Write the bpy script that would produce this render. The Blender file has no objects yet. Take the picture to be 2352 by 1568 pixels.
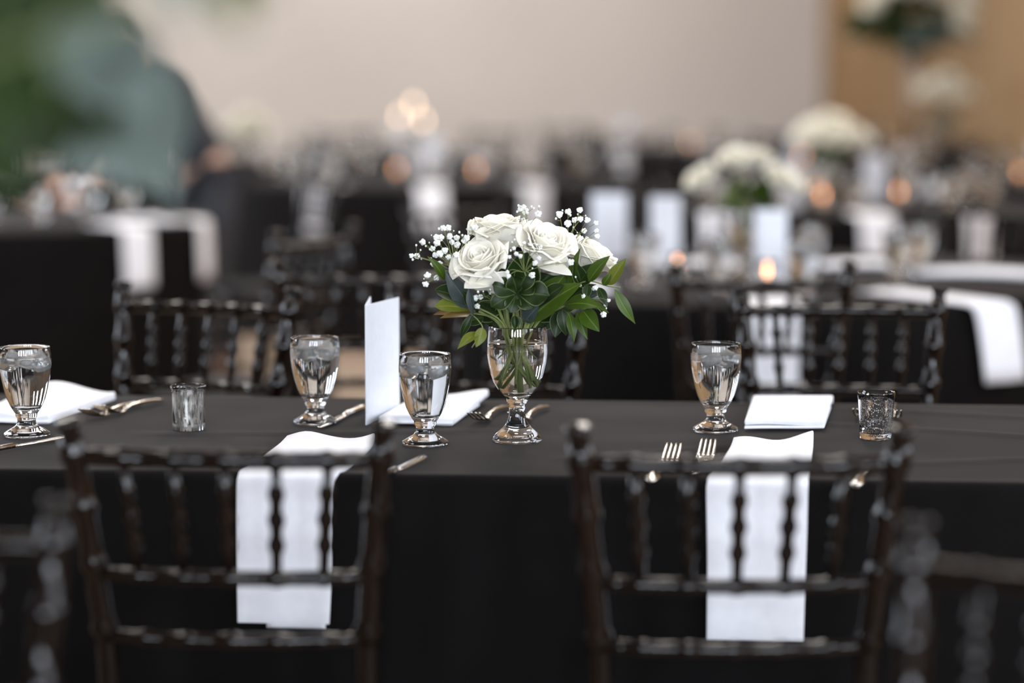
import bpy, bmesh, math, random
from mathutils import Vector, Matrix, Euler

random.seed(7)
scene = bpy.context.scene
COL = scene.collection
PI = math.pi
R = math.radians

# ------------------------------------------------------------------ camera
CAM_Z = 1.30
F_PX = 5553.0
PITCH = math.atan(626.0 / F_PX)
FOCUS = 3.58
cam_d = bpy.data.cameras.new('camera')
cam_d.lens = 85.0
cam_d.sensor_width = 36.0
cam_d.clip_end = 100
cam_d.dof.use_dof = True
cam_d.dof.focus_distance = FOCUS
cam_d.dof.aperture_fstop = 1.4
cam_d.dof.aperture_blades = 0
cam = bpy.data.objects.new('camera', cam_d)
cam.location = (0, 0, CAM_Z)
cam.rotation_euler = (PI / 2 - PITCH, 0, 0)
COL.objects.link(cam)
scene.camera = cam

# ------------------------------------------------------------------ view, world, lights
vs = scene.view_settings
scene.display_settings.display_device = 'sRGB'
vs.view_transform = 'Standard'
vs.look = 'None'
vs.exposure = 0.06
vs.gamma = 1.0
vs.use_curve_mapping = False
scene.cycles.use_denoising = True
scene.cycles.max_bounces = 10
scene.cycles.transmission_bounces = 10
scene.cycles.transparent_max_bounces = 10
scene.cycles.sample_clamp_indirect = 6.0

world = bpy.data.worlds.new('world')
scene.world = world
world.use_nodes = True
world.node_tree.nodes['Background'].inputs[0].default_value = (0.75, 0.85, 1.0, 1)
world.node_tree.nodes['Background'].inputs[1].default_value = 0.6

def area_light(name, loc, target, sx, sy, power, color):
    d = bpy.data.lights.new(name, 'AREA')
    d.shape = 'RECTANGLE'
    d.size, d.size_y = sx, sy
    d.energy = power
    d.color = color
    o = bpy.data.objects.new(name, d)
    o.location = loc
    o.rotation_euler = (Vector(target) - Vector(loc)).to_track_quat('-Z', 'Y').to_euler()
    COL.objects.link(o)
    return o

DAY = (0.80, 0.88, 1.0)
WARM = (1.0, 0.90, 0.78)
WIN_Y = -9.0
WIN_X = (-4.4, -2.0, 0.4, 2.6)
SIDE_Y = (5.0, 9.0, 13.0, 17.0, 21.0)
NEAR_Y = (-6.5, -3.9, -1.3, 1.3, 3.9)
WIN_W, WIN_LO, WIN_HI = 1.4, 1.5, 4.1
WIN_Z, WIN_H = (WIN_LO + WIN_HI) / 2, WIN_HI - WIN_LO
for wx in WIN_X:                      # daylight through the windows behind the camera
    area_light('window_daylight', (wx, WIN_Y - 0.02, WIN_Z), (wx, 10, WIN_Z), WIN_W, WIN_H, 430, DAY)
for wy in SIDE_Y:                     # unseen side-wall windows, added to light the far tables
    area_light('window_daylight', (-7.97, wy, WIN_Z), (10, wy, WIN_Z), WIN_W, WIN_H, 240, DAY)
for wy in NEAR_Y:                     # daylight through the windows in the wall beside the camera
    area_light('window_daylight', (3.60, wy, WIN_Z), (-10, wy, WIN_Z), WIN_W, WIN_H, 132, DAY)
for (lx, ly, pw) in ((-3.2, 4.0, 44), (0.4, 4.0, 36), (0.7, 7.0, 85), (-3.2, 9.5, 135), (0.4, 10.0, 115), (-3.2, 15.5, 130), (0.4, 15.5, 130)):  # unseen overhead lights, added to brighten table tops and the far roses
    area_light('overhead_fill', (lx, ly, 4.85), (lx, ly, 0), 1.2, 1.2, pw, (1.0, 0.93, 0.86))
for lx in (-5.2, -2.4, 0.2):  # unseen warm lights, added to bring up the back wall
    area_light('overhead_fill', (lx, 24.0, 4.85), (lx + 0.1, 27.8, 1.2), 1.4, 0.6, 92, WARM)

# ------------------------------------------------------------------ pixel helpers (2352 x 1568 frame)
CP, SP = math.cos(PITCH), math.sin(PITCH)
def ray(px, py):
    u, v = (px - 1176.0) / F_PX, (784.0 - py) / F_PX
    return Vector((u, CP + v * SP, -SP + v * CP))
def at_depth(px, py, y):
    d = ray(px, py)
    return Vector((0, 0, CAM_Z)) + d * (y / d.y)
def on_z(px, py, z):
    d = ray(px, py)
    return Vector((0, 0, CAM_Z)) + d * ((z - CAM_Z) / d.z)

# ------------------------------------------------------------------ materials
def srgb(r, g, b):
    f = lambda c: (c / 255 / 12.92) if c / 255 <= 0.04045 else ((c / 255 + 0.055) / 1.055) ** 2.4
    return (f(r), f(g), f(b), 1.0)

class NT:
    def __init__(self, name):
        self.m = bpy.data.materials.new(name)
        self.m.use_nodes = True
        self.t = self.m.node_tree
        self.n = self.t.nodes
        self.b = self.n['Principled BSDF']
    def add(self, kind, **inputs):
        nd = self.n.new(kind)
        for k, v in inputs.items():
            if k in nd.inputs:
                nd.inputs[k].default_value = v
            else:
                setattr(nd, k, v)
        return nd
    def link(self, a, b):
        self.t.links.new(a, b)
    def set(self, **kw):
        for k, v in kw.items():
            self.b.inputs[k.replace('_', ' ')].default_value = v
        return self

def noise_color(nt, scale, c1, c2, detail=4.0, coord='Object', dims=None):
    tc = nt.add('ShaderNodeTexCoord')
    nz = nt.add('ShaderNodeTexNoise', Scale=scale, Detail=detail)
    if dims:
        mp = nt.add('ShaderNodeMapping')
        mp.inputs['Scale'].default_value = dims
        nt.link(tc.outputs[coord], mp.inputs['Vector'])
        nt.link(mp.outputs['Vector'], nz.inputs['Vector'])
    else:
        nt.link(tc.outputs[coord], nz.inputs['Vector'])
    rp = nt.add('ShaderNodeValToRGB')
    rp.color_ramp.elements[0].color = c1
    rp.color_ramp.elements[1].color = c2
    rp.color_ramp.elements[0].position = 0.3
    rp.color_ramp.elements[1].position = 0.7
    nt.link(nz.outputs['Fac'], rp.inputs['Fac'])
    nt.link(rp.outputs['Color'], nt.b.inputs['Base Color'])
    return nz, tc

def bump(nt, src, strength, dist):
    bp = nt.add('ShaderNodeBump', Strength=strength, Distance=dist)
    nt.link(src, bp.inputs['Height'])
    nt.link(bp.outputs['Normal'], nt.b.inputs['Normal'])

M = {}
def make_materials():
    n = NT('black_polyester'); n.set(Roughness=0.8, Specular_IOR_Level=0.08, Sheen_Weight=0.05, Sheen_Roughness=0.3)
    n.b.inputs['Sheen Tint'].default_value = (1.0, 0.85, 0.79, 1)
    nz, tc = noise_color(n, 9, (0.0036, 0.0030, 0.0029, 1), (0.0052, 0.0043, 0.0042, 1))
    wv = n.add('ShaderNodeTexNoise', Scale=900.0, Detail=2.0); n.link(tc.outputs['Object'], wv.inputs['Vector'])
    bump(n, wv.outputs['Fac'], 0.12, 0.001); M['cloth'] = n.m
    n = NT('white_napkin_linen'); n.set(Roughness=0.85, Specular_IOR_Level=0.2, Sheen_Weight=0.1)
    nz, tc = noise_color(n, 40, (0.80, 0.80, 0.84, 1), (0.86, 0.86, 0.89, 1))
    wv = n.add('ShaderNodeTexNoise', Scale=700.0, Detail=2.0); n.link(tc.outputs['Object'], wv.inputs['Vector'])
    bump(n, wv.outputs['Fac'], 0.1, 0.001); M['napkin'] = n.m
    n = NT('white_card_paper'); n.set(Roughness=0.7)
    noise_color(n, 60, (0.78, 0.80, 0.86, 1), (0.82, 0.84, 0.89, 1)); M['paper'] = n.m
    n = NT('clear_glass'); n.set(Roughness=0.0, IOR=1.47, Transmission_Weight=1.0); n.b.inputs['Base Color'].default_value = (0.98, 0.985, 0.98, 1); M['glass'] = n.m
    n = NT('water'); n.set(Roughness=0.0, IOR=1.33, Transmission_Weight=1.0); n.b.inputs['Base Color'].default_value = (0.99, 0.99, 0.985, 1); M['water'] = n.m
    n = NT('ice'); n.set(Roughness=0.22, IOR=1.20, Transmission_Weight=0.78, Subsurface_Weight=0.0)
    nz, tc = noise_color(n, 120, (0.90, 0.92, 0.94, 1), (0.99, 0.99, 0.99, 1)); bump(n, nz.outputs['Fac'], 0.5, 0.002); M['ice'] = n.m
    # votive glass with silver flecks (streaked / speckled)
    for nm, dims, sc, lo, hi, key in (('mercury_streaked_glass', (1, 1, 0.16), 260, 0.46, 0.58, 'votive_streak'), ('speckled_glass', (1, 1, 1), 420, 0.0, 1.0, 'votive_speck')):
        n = NT(nm); n.set(Roughness=0.02, IOR=1.47, Transmission_Weight=1.0)
        n.b.inputs['Base Color'].default_value = (0.93, 0.93, 0.95, 1)
        tc = n.add('ShaderNodeTexCoord'); mp = n.add('ShaderNodeMapping'); mp.inputs['Scale'].default_value = dims
        nz = n.add('ShaderNodeTexNoise', Scale=sc, Detail=3.0)
        n.link(tc.outputs['Object'], mp.inputs['Vector']); n.link(mp.outputs['Vector'], nz.inputs['Vector'])
        if key == 'votive_speck':
            vo = n.add('ShaderNodeTexVoronoi', Scale=400.0); n.link(tc.outputs['Object'], vo.inputs['Vector'])
            sc_ = n.add('ShaderNodeSeparateColor'); n.link(vo.outputs['Color'], sc_.inputs[0])
            lt = n.add('ShaderNodeMath', operation='LESS_THAN'); lt.inputs[1].default_value = 0.34; n.link(vo.outputs['Distance'], lt.inputs[0])
            gt = n.add('ShaderNodeMath', operation='GREATER_THAN'); gt.inputs[1].default_value = 0.70; n.link(sc_.outputs[0], gt.inputs[0])
            dots = n.add('ShaderNodeMath', operation='MULTIPLY'); n.link(lt.outputs[0], dots.inputs[0]); n.link(gt.outputs[0], dots.inputs[1])
        mr = n.add('ShaderNodeMapRange'); mr.inputs['From Min'].default_value = lo; mr.inputs['From Max'].default_value = hi
        n.link(dots.outputs[0] if key == 'votive_speck' else nz.outputs['Fac'], mr.inputs['Value'])
        sp = n.add('ShaderNodeSeparateXYZ'); n.link(tc.outputs['Object'], sp.inputs['Vector'])
        zr = n.add('ShaderNodeMapRange'); zr.inputs['From Min'].default_value = 0.062; zr.inputs['From Max'].default_value = 0.045
        n.link(sp.outputs['Z'], zr.inputs['Value'])
        mu = n.add('ShaderNodeMath', operation='MULTIPLY'); n.link(mr.outputs['Result'], mu.inputs[0]); n.link(zr.outputs['Result'], mu.inputs[1])
        met = n.add('ShaderNodeBsdfPrincipled')
        met.inputs['Metallic'].default_value = 1.0; met.inputs['Roughness'].default_value = 0.3
        met.inputs['Base Color'].default_value = (0.86, 0.84, 0.78, 1)
        mx = n.add('ShaderNodeMixShader'); out = n.n['Material Output']
        n.link(mu.outputs[0], mx.inputs[0]); n.link(n.b.outputs[0], mx.inputs[1]); n.link(met.outputs[0], mx.inputs[2]); n.link(mx.outputs[0], out.inputs[0])
        M[key] = n.m
    n = NT('mahogany_lacquer'); n.set(Roughness=0.11, Specular_IOR_Level=0.36)
    noise_color(n, 14, (0.003, 0.0017, 0.0012, 1), (0.008, 0.0036, 0.002, 1), dims=(1, 1, 0.2)); M['wood'] = n.m
    n = NT('black_cushion_fabric'); n.set(Roughness=0.9); noise_color(n, 60, (0.008, 0.008, 0.009, 1), (0.014, 0.013, 0.014, 1)); M['cushion'] = n.m
    n = NT('ivory_cushion_fabric'); n.set(Roughness=0.9); noise_color(n, 60, (0.55, 0.55, 0.50, 1), (0.62, 0.62, 0.56, 1)); M['ivory'] = n.m
    n = NT('ivory_petal'); n.set(Roughness=0.55, Specular_IOR_Level=0.25, Subsurface_Weight=0.15, Sheen_Weight=0.08)
    n.b.inputs['Subsurface Radius'].default_value = (0.01, 0.009, 0.006)
    n.b.inputs['Subsurface Scale'].default_value = 0.4
    noise_color(n, 25, (0.81, 0.765, 0.64, 1), (0.87, 0.845, 0.745, 1)); M['petal'] = n.m
    n = NT('baby_breath_white'); n.set(Roughness=0.7); noise_color(n, 90, (0.80, 0.82, 0.78, 1), (0.88, 0.89, 0.86, 1)); M['blossom'] = n.m
    def leaf_mat(key, name, c1, c2, rib, edge, edge_w=0.9, rough=0.38):
        n = NT(name); n.set(Roughness=rough, Specular_IOR_Level=0.22)
        uv = n.add('ShaderNodeUVMap'); uv.uv_map = 'UVMap'
        sp = n.add('ShaderNodeSeparateXYZ'); n.link(uv.outputs['UV'], sp.inputs['Vector'])
        s = n.add('ShaderNodeMath', operation='SUBTRACT'); s.inputs[1].default_value = 0.5; n.link(sp.outputs['X'], s.inputs[0])
        a = n.add('ShaderNodeMath', operation='ABSOLUTE'); n.link(s.outputs[0], a.inputs[0])
        d = n.add('ShaderNodeMath', operation='MULTIPLY'); d.inputs[1].default_value = 2.0; n.link(a.outputs[0], d.inputs[0])
        tc = n.add('ShaderNodeTexCoord'); nz = n.add('ShaderNodeTexNoise', Scale=70.0, Detail=3.0); n.link(tc.outputs['Object'], nz.inputs['Vector'])
        mix = n.add('ShaderNodeMix', data_type='RGBA'); mix.inputs[6].default_value = c1; mix.inputs[7].default_value = c2
        n.link(nz.outputs['Fac'], mix.inputs[0])
        rp = n.add('ShaderNodeValToRGB')
        e = rp.color_ramp.elements
        e[0].position, e[0].color = 0.0, (1, 0, 0, 1)
        e[1].position, e[1].color = 0.09, (0, 0, 0, 1)
        x = e.new(edge_w); x.color = (0, 0, 0, 1)
        x = e.new(min(0.99, edge_w + 0.06)); x.color = (0, 1, 0, 1)
        n.link(d.outputs[0], rp.inputs['Fac'])
        sc = n.add('ShaderNodeSeparateColor'); n.link(rp.outputs['Color'], sc.inputs[0])
        m1 = n.add('ShaderNodeMix', data_type='RGBA'); m1.inputs[7].default_value = rib
        n.link(sc.outputs[0], m1.inputs[0]); n.link(mix.outputs[2], m1.inputs[6])
        m2 = n.add('ShaderNodeMix', data_type='RGBA'); m2.inputs[7].default_value = edge
        n.link(sc.outputs[1], m2.inputs[0]); n.link(m1.outputs[2], m2.inputs[6])
        n.link(m2.outputs[2], n.b.inputs['Base Color'])
        M[key] = n.m
    leaf_mat('leaf_dark', 'dark_green_leaf', (0.009, 0.020, 0.0035, 1), (0.018, 0.036, 0.007, 1), (0.05, 0.085, 0.025, 1), (0.13, 0.17, 0.07, 1), 0.90, 0.42)
    leaf_mat('leaf_mid', 'mid_green_leaf', (0.031, 0.062, 0.005, 1), (0.053, 0.088, 0.009, 1), (0.11, 0.17, 0.03, 1), (0.07, 0.12, 0.02, 1), 0.95)
    leaf_mat('leaf_lime', 'yellow_green_leaf', (0.09, 0.115, 0.010, 1), (0.145, 0.16, 0.025, 1), (0.2, 0.23, 0.05, 1), (0.16, 0.18, 0.04, 1), 0.95)
    leaf_mat('leaf_blue', 'blue_grey_leaf', (0.026, 0.038, 0.036, 1), (0.05, 0.066, 0.062, 1), (0.085, 0.11, 0.105, 1), (0.05, 0.07, 0.07, 1), 0.95)
    leaf_mat('leaf_brown', 'browned_leaf', (0.09, 0.07, 0.018, 1), (0.20, 0.11, 0.035, 1), (0.2, 0.16, 0.06, 1), (0.22, 0.13, 0.05, 1), 0.85)
    leaf_mat('leaf_euca', 'eucalyptus_leaf', (0.125, 0.165, 0.143, 1), (0.165, 0.205, 0.182, 1), (0.16, 0.2, 0.17, 1), (0.11, 0.145, 0.12, 1), 0.95, 0.6)
    n = NT('green_stem'); n.set(Roughness=0.5); noise_color(n, 60, (0.13, 0.17, 0.04, 1), (0.22, 0.25, 0.08, 1)); M['stem'] = n.m
    n = NT('silver_plate'); n.set(Metallic=1.0, Roughness=0.16); noise_color(n, 40, (0.75, 0.70, 0.62, 1), (0.84, 0.80, 0.73, 1)); M['silver'] = n.m
    n = NT('candle_wax'); n.set(Roughness=0.5, Subsurface_Weight=0.2); noise_color(n, 40, (0.8, 0.75, 0.65, 1), (0.85, 0.8, 0.7, 1)); M['wax'] = n.m
    n = NT('candle_flame'); n.b.inputs['Base Color'].default_value = (0, 0, 0, 1); n.b.inputs['Emission Color'].default_value = (1.0, 0.42, 0.18, 1); n.b.inputs['Emission Strength'].default_value = 9.0; M['flame'] = n.m
    n = NT('far_candle_flame'); n.b.inputs['Base Color'].default_value = (0, 0, 0, 1); n.b.inputs['Emission Color'].default_value = (1.0, 0.66, 0.42, 1); n.b.inputs['Emission Strength'].default_value = 9.0; M['flame_tall'] = n.m
    n = NT('beige_plaster'); n.set(Roughness=0.9); noise_color(n, 0.6, (0.59, 0.56, 0.54, 1), (0.64, 0.61, 0.59, 1)); M['wall'] = n.m
    n = NT('tan_plaster'); n.set(Roughness=0.9); noise_color(n, 0.7, (0.29, 0.17, 0.078, 1), (0.36, 0.225, 0.108, 1)); M['wall_tan'] = n.m
    n = NT('brown_dark_wall'); n.set(Roughness=0.7); noise_color(n, 1.5, (0.085, 0.062, 0.045, 1), (0.13, 0.098, 0.072, 1), dims=(4, 4, 0.4)); M['panel'] = n.m  # invented dark finish for unseen walls, cuts their bounce and reflections
    n = NT('ceiling_paint'); n.set(Roughness=0.95); noise_color(n, 0.8, (0.20, 0.18, 0.165, 1), (0.26, 0.24, 0.22, 1)); M['ceiling'] = n.m
    n = NT('hall_floor'); n.set(Roughness=0.5); noise_color(n, 3.0, (0.26, 0.185, 0.13, 1), (0.36, 0.27, 0.20, 1), dims=(6, 0.6, 1)); M['floor'] = n.m
    n = NT('window_frame_paint'); n.set(Roughness=0.5); noise_color(n, 9, (0.05, 0.045, 0.04, 1), (0.08, 0.07, 0.06, 1)); M['frame'] = n.m
    n = NT('skin'); n.set(Roughness=0.5, Subsurface_Weight=0.1); noise_color(n, 30, (0.50, 0.30, 0.22, 1), (0.58, 0.36, 0.27, 1)); M['skin'] = n.m
    n = NT('dark_hair'); n.set(Roughness=0.55); noise_color(n, 90, (0.02, 0.014, 0.01, 1), (0.05, 0.035, 0.025, 1)); M['hair'] = n.m
    n = NT('slate_shirt'); n.set(Roughness=0.9); noise_color(n, 50, (0.035, 0.036, 0.042, 1), (0.05, 0.052, 0.060, 1)); M['shirt'] = n.m
    n = NT('eye_dark'); n.set(Roughness=0.2); noise_color(n, 50, (0.02, 0.015, 0.01, 1), (0.03, 0.02, 0.015, 1)); M['eye'] = n.m
make_materials()

# ------------------------------------------------------------------ mesh helpers
class MB:
    """collects verts / faces (and optional uv) into one mesh"""
    def __init__(self):
        self.v, self.f, self.uv = [], [], {}
    def grid(self, rows, closed_u=False, uv=False):
        """rows: list of equal-length point lists"""
        o = len(self.v); nr, nc = len(rows), len(rows[0])
        for r in rows: self.v.extend([tuple(p) for p in r])
        for i in range(nr - 1):
            for j in range(nc if closed_u else nc - 1):
                a, b = o + i * nc + j, o + i * nc + (j + 1) % nc
                c, d = o + (i + 1) * nc + (j + 1) % nc, o + (i + 1) * nc + j
                self.f.append((a, b, c, d))
        if uv:
            for i in range(nr):
                for j in range(nc):
                    self.uv[o + i * nc + j] = (j / (nc - 1), i / (nr - 1))
        return o
    def lathe(self, prof, seg=32, center=(0, 0)):
        cx, cy = center
        o = len(self.v); idx = []
        for (r, z) in prof:
            if r < 1e-6:
                idx.append([len(self.v)]); self.v.append((cx, cy, z))
            else:
                idx.append(list(range(len(self.v), len(self.v) + seg)))
                for k in range(seg):
                    a = 2 * PI * k / seg
                    self.v.append((cx + r * math.cos(a), cy + r * math.sin(a), z))
        for i in range(len(idx) - 1):
            A, B = idx[i], idx[i + 1]
            for k in range(seg):
                k2 = (k + 1) % seg
                if len(A) == 1 and len(B) == 1: continue
                if len(A) == 1: self.f.append((A[0], B[k2], B[k]))
                elif len(B) == 1: self.f.append((A[k], A[k2], B[0]))
                else: self.f.append((A[k], A[k2], B[k2], B[k]))
        return self
    def tube(self, pts, radii, seg=10, cap=True):
        pts = [Vector(p) for p in pts]
        if not isinstance(radii, (list, tuple)): radii = [radii] * len(pts)
        t0 = (pts[1] - pts[0]).normalized()
        ref = Vector((0, 0, 1)) if abs(t0.z) < 0.9 else Vector((1, 0, 0))
        nrm = t0.cross(ref).normalized()
        rows = []
        for i, p in enumerate(pts):
            t = (pts[min(i + 1, len(pts) - 1)] - pts[max(i - 1, 0)]).normalized()
            nrm = (nrm - t * nrm.dot(t)).normalized()
            b = t.cross(nrm)
            rows.append([p + (nrm * math.cos(2 * PI * k / seg) + b * math.sin(2 * PI * k / seg)) * radii[i] for k in range(seg)])
        o = self.grid(rows, closed_u=True)
        if cap:
            n = len(rows)
            self.f.append(tuple(o + k for k in reversed(range(seg))))
            self.f.append(tuple(o + (n - 1) * seg + k for k in range(seg)))
        return self
    def box(self, c, s, bevel=0.0):
        x, y, z = c; a, b, d = s[0] / 2, s[1] / 2, s[2] / 2
        o = len(self.v)
        for dz in (-d, d):
            for (dx, dy) in ((-a, -b), (a, -b), (a, b), (-a, b)):
                self.v.append((x + dx, y + dy, z + dz))
        for q in ((0, 3, 2, 1), (4, 5, 6, 7), (0, 1, 5, 4), (1, 2, 6, 5), (2, 3, 7, 6), (3, 0, 4, 7)):
            self.f.append(tuple(o + i for i in q))
        return self
    def blob(self, c, r, seg=10, rings=6, squash=(1, 1, 1), jitter=0.0, rnd=None):
        rows = []
        c = Vector(c)
        prof = []
        for i in range(rings + 1):
            th = PI * i / rings
            prof.append([c + Vector((math.sin(th) * math.cos(2 * PI * k / seg) * r * squash[0] * (1 + (rnd.uniform(-jitter, jitter) if rnd else 0)),
                                     math.sin(th) * math.sin(2 * PI * k / seg) * r * squash[1] * (1 + (rnd.uniform(-jitter, jitter) if rnd else 0)),
                                     math.cos(th) * r * squash[2])) for k in range(seg)])
        self.grid(prof[::-1], closed_u=True)
        return self
    def mesh(self, name, mat=None, smooth=True, local=None):
        me = bpy.data.meshes.new(name)
        vv = self.v if local is None else [tuple(local @ Vector(p)) for p in self.v]
        me.from_pydata(vv, [], self.f)
        if self.uv:
            lay = me.uv_layers.new(name='UVMap')
            for lp in me.loops:
                lay.data[lp.index].uv = self.uv.get(lp.vertex_index, (0.5, 0.5))
        if smooth:
            me.polygons.foreach_set('use_smooth', [True] * len(me.polygons))
        if mat: me.materials.append(M[mat] if isinstance(mat, str) else mat)
        me.update()
        return me
    def build(self, name, mat, parent=None, smooth=True, local=None):
        return link(name, self.mesh(name, mat, smooth, local), parent)

def link(name, data, parent=None):
    o = bpy.data.objects.new(name, data)
    COL.objects.link(o)
    if parent is not None: o.parent = parent
    return o
def tag(o, label, cat, group=None):
    o['label'] = label; o['category'] = cat
    if group: o['group'] = group
    elif 'group' in o: del o['group']
    return o
def thing(name, label, cat, loc=(0, 0, 0), rz=0.0, group=None):
    o = link(name, None)
    o.location = loc; o.rotation_euler = (0, 0, rz)
    o.empty_display_size = 0.05
    return tag(o, label, cat, group)
KIDS = {}
def kids(o):
    return [c for c in o.children]
def dup(root, loc, rz=0.0, label=None, group=None, scale=None):
    r = root.copy(); COL.objects.link(r)
    r.location = loc; r.rotation_euler = (0, 0, rz)
    if scale: r.scale = (scale,) * 3
    if label: r['label'] = label
    if group: r['group'] = group
    elif 'group' in r: del r['group']
    for ch in TEMPLATE[root.name]:
        c = ch[0].copy(); COL.objects.link(c); c.parent = r
        for g in ch[1]:
            d = g.copy(); COL.objects.link(d); d.parent = c
    return r
TEMPLATE = {}
def register(root):
    TEMPLATE[root.name] = [(c, list(c.children)) for c in root.children]
    return root
def struct(o):
    o['kind'] = 'structure'
    return o
def smoothed(pts, n):
    """Catmull-Rom through pts"""
    pts = [Vector(p) for p in pts]; out = []
    P = [pts[0] * 2 - pts[1]] + pts + [pts[-1] * 2 - pts[-2]]
    for i in range(1, len(P) - 2):
        for k in range(n):
            t = k / n; a, b, c, d = P[i - 1], P[i], P[i + 1], P[i + 2]
            out.append(0.5 * ((2 * b) + (c - a) * t + (2 * a - 5 * b + 4 * c - d) * t * t + (3 * b - a - 3 * c + d) * t ** 3))
    out.append(pts[-1])
    return out
def interp(tab, x):
    if x <= tab[0][0]: return tab[0][1]
    for (a, va), (b, vb) in zip(tab, tab[1:]):
        if x <= b: return va + (vb - va) * (x - a) / (b - a)
    return tab[-1][1]

# ------------------------------------------------------------------ room shell
BACK_Y, RIGHT_X, LEFT_X, CEIL_Z = 28.0, 3.575, -8.0, 5.0
def slab(name, c, s, mat):
    return struct(MB().box(c, s).build(name, mat, smooth=False))
slab('floor', ((LEFT_X + RIGHT_X) / 2, (BACK_Y + WIN_Y) / 2, -0.05), (RIGHT_X - LEFT_X + 0.4, BACK_Y - WIN_Y + 0.4, 0.1), 'floor')
slab('ceiling', ((LEFT_X + RIGHT_X) / 2, (BACK_Y + WIN_Y) / 2, CEIL_Z + 0.05), (RIGHT_X - LEFT_X + 0.4, BACK_Y - WIN_Y + 0.4, 0.1), 'ceiling')
slab('wall_back', ((LEFT_X + RIGHT_X) / 2, BACK_Y + 0.1, CEIL_Z / 2), (RIGHT_X - LEFT_X, 0.2, CEIL_Z), 'wall')
slab('baseboard_back', ((LEFT_X + RIGHT_X) / 2, BACK_Y - 0.012, 0.06), (RIGHT_X - LEFT_X, 0.024, 0.12), 'wall')
slab('baseboard_right', (RIGHT_X - 0.012, (BACK_Y + WIN_Y) / 2, 0.06), (0.024, BACK_Y - WIN_Y, 0.12), 'wall_tan')
def wall_with_windows(name, axis, fixed, span, centers, mat):
    """a wall with window openings, built of piers, a dado and a head"""
    mb = MB(); w = 0.2
    def piece(a0, a1, z0, z1):
        c, s = (a0 + a1) / 2, a1 - a0
        if axis == 'x': mb.box((c, fixed, (z0 + z1) / 2), (s, w, z1 - z0))
        else: mb.box((fixed, c, (z0 + z1) / 2), (w, s, z1 - z0))
    piece(span[0], span[1], 0, WIN_LO); piece(span[0], span[1], WIN_HI, CEIL_Z)
    edges = [span[0]]
    for c in centers: edges += [c - WIN_W / 2, c + WIN_W / 2]
    edges.append(span[1])
    for i in range(0, len(edges), 2): piece(edges[i], edges[i + 1], WIN_LO, WIN_HI)
    struct(mb.build(name, mat, smooth=False))
wall_with_windows('wall_front', 'x', WIN_Y - 0.1, (LEFT_X, RIGHT_X), WIN_X, 'panel')
wall_with_windows('wall_left', 'y', LEFT_X - 0.1, (WIN_Y, BACK_Y), SIDE_Y, 'panel')
wall_with_windows('wall_right', 'y', RIGHT_X + 0.1, (WIN_Y, BACK_Y), NEAR_Y, 'wall_tan')
def window(k, loc, rz):
    w = struct(link('window_%d' % k, None))
    w.location = loc; w.rotation_euler = (0, 0, rz)
    hw, hh = WIN_W / 2, WIN_H / 2
    for dx in (-hw + 0.03, hw - 0.03): struct(MB().box((dx, 0.06, 0), (0.06, 0.06, WIN_H)).build('window_frame', 'frame', w, smooth=False))
    for dz in (-hh + 0.03, hh - 0.03): struct(MB().box((0, 0.06, dz), (WIN_W - 0.12, 0.06, 0.06)).build('window_frame', 'frame', w, smooth=False))
    struct(MB().box((0, 0.06, 0), (0.06, 0.05, WIN_H - 0.12)).build('window_bar', 'frame', w, smooth=False))
    for s_ in (-1, 1): struct(MB().box((s_ * (WIN_W / 4 - 0.015), 0.06, 0.1), (WIN_W / 2 - 0.09, 0.05, 0.06)).build('window_bar', 'frame', w, smooth=False))
k = 1
for wx in WIN_X: window(k, (wx, WIN_Y, WIN_Z), 0); k += 1
for wy in SIDE_Y: window(k, (LEFT_X, wy, WIN_Z), -PI / 2); k += 1  # unseen openings, added with the far-table daylight
for wy in NEAR_Y: window(k, (RIGHT_X, wy, WIN_Z), PI / 2); k += 1

# ------------------------------------------------------------------ chiavari chair (sitter faces +Y, origin on the floor)
def ringed(pts, r, rings, bulge, length_scale=0.006, n=None):
    """tube with bamboo-like rings; rings = list of fractions along the path"""
    L = [0.0]
    for a, b in zip(pts, pts[1:]): L.append(L[-1] + (Vector(b) - Vector(a)).length)
    T = L[-1]
    stops = set()
    for f in rings:
        for d in (-1.6, -0.8, -0.25, 0.25, 0.8, 1.6): stops.add(min(T, max(0, f * T + d * length_scale)))
    for l in L: stops.add(l)
    stops = sorted(stops)
    out, rad = [], []
    last = -1
    for s in stops:
        if s - last < 1e-5: continue
        last = s
        for i in range(len(L) - 1):
            if s <= L[i + 1] + 1e-9:
                t = (s - L[i]) / max(1e-9, L[i + 1] - L[i]); p = Vector(pts[i]).lerp(Vector(pts[i + 1]), t); break
        out.append(p)
        b = 0.0
        for f in rings:
            d = abs(s - f * T) / length_scale
            if d < 1.6: b = max(b, (1 - (d / 1.6) ** 2) ** 0.5)
        rr = r(s / T) if callable(r) else r
        rad.append(rr + bulge * b)
    return out, rad

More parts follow.
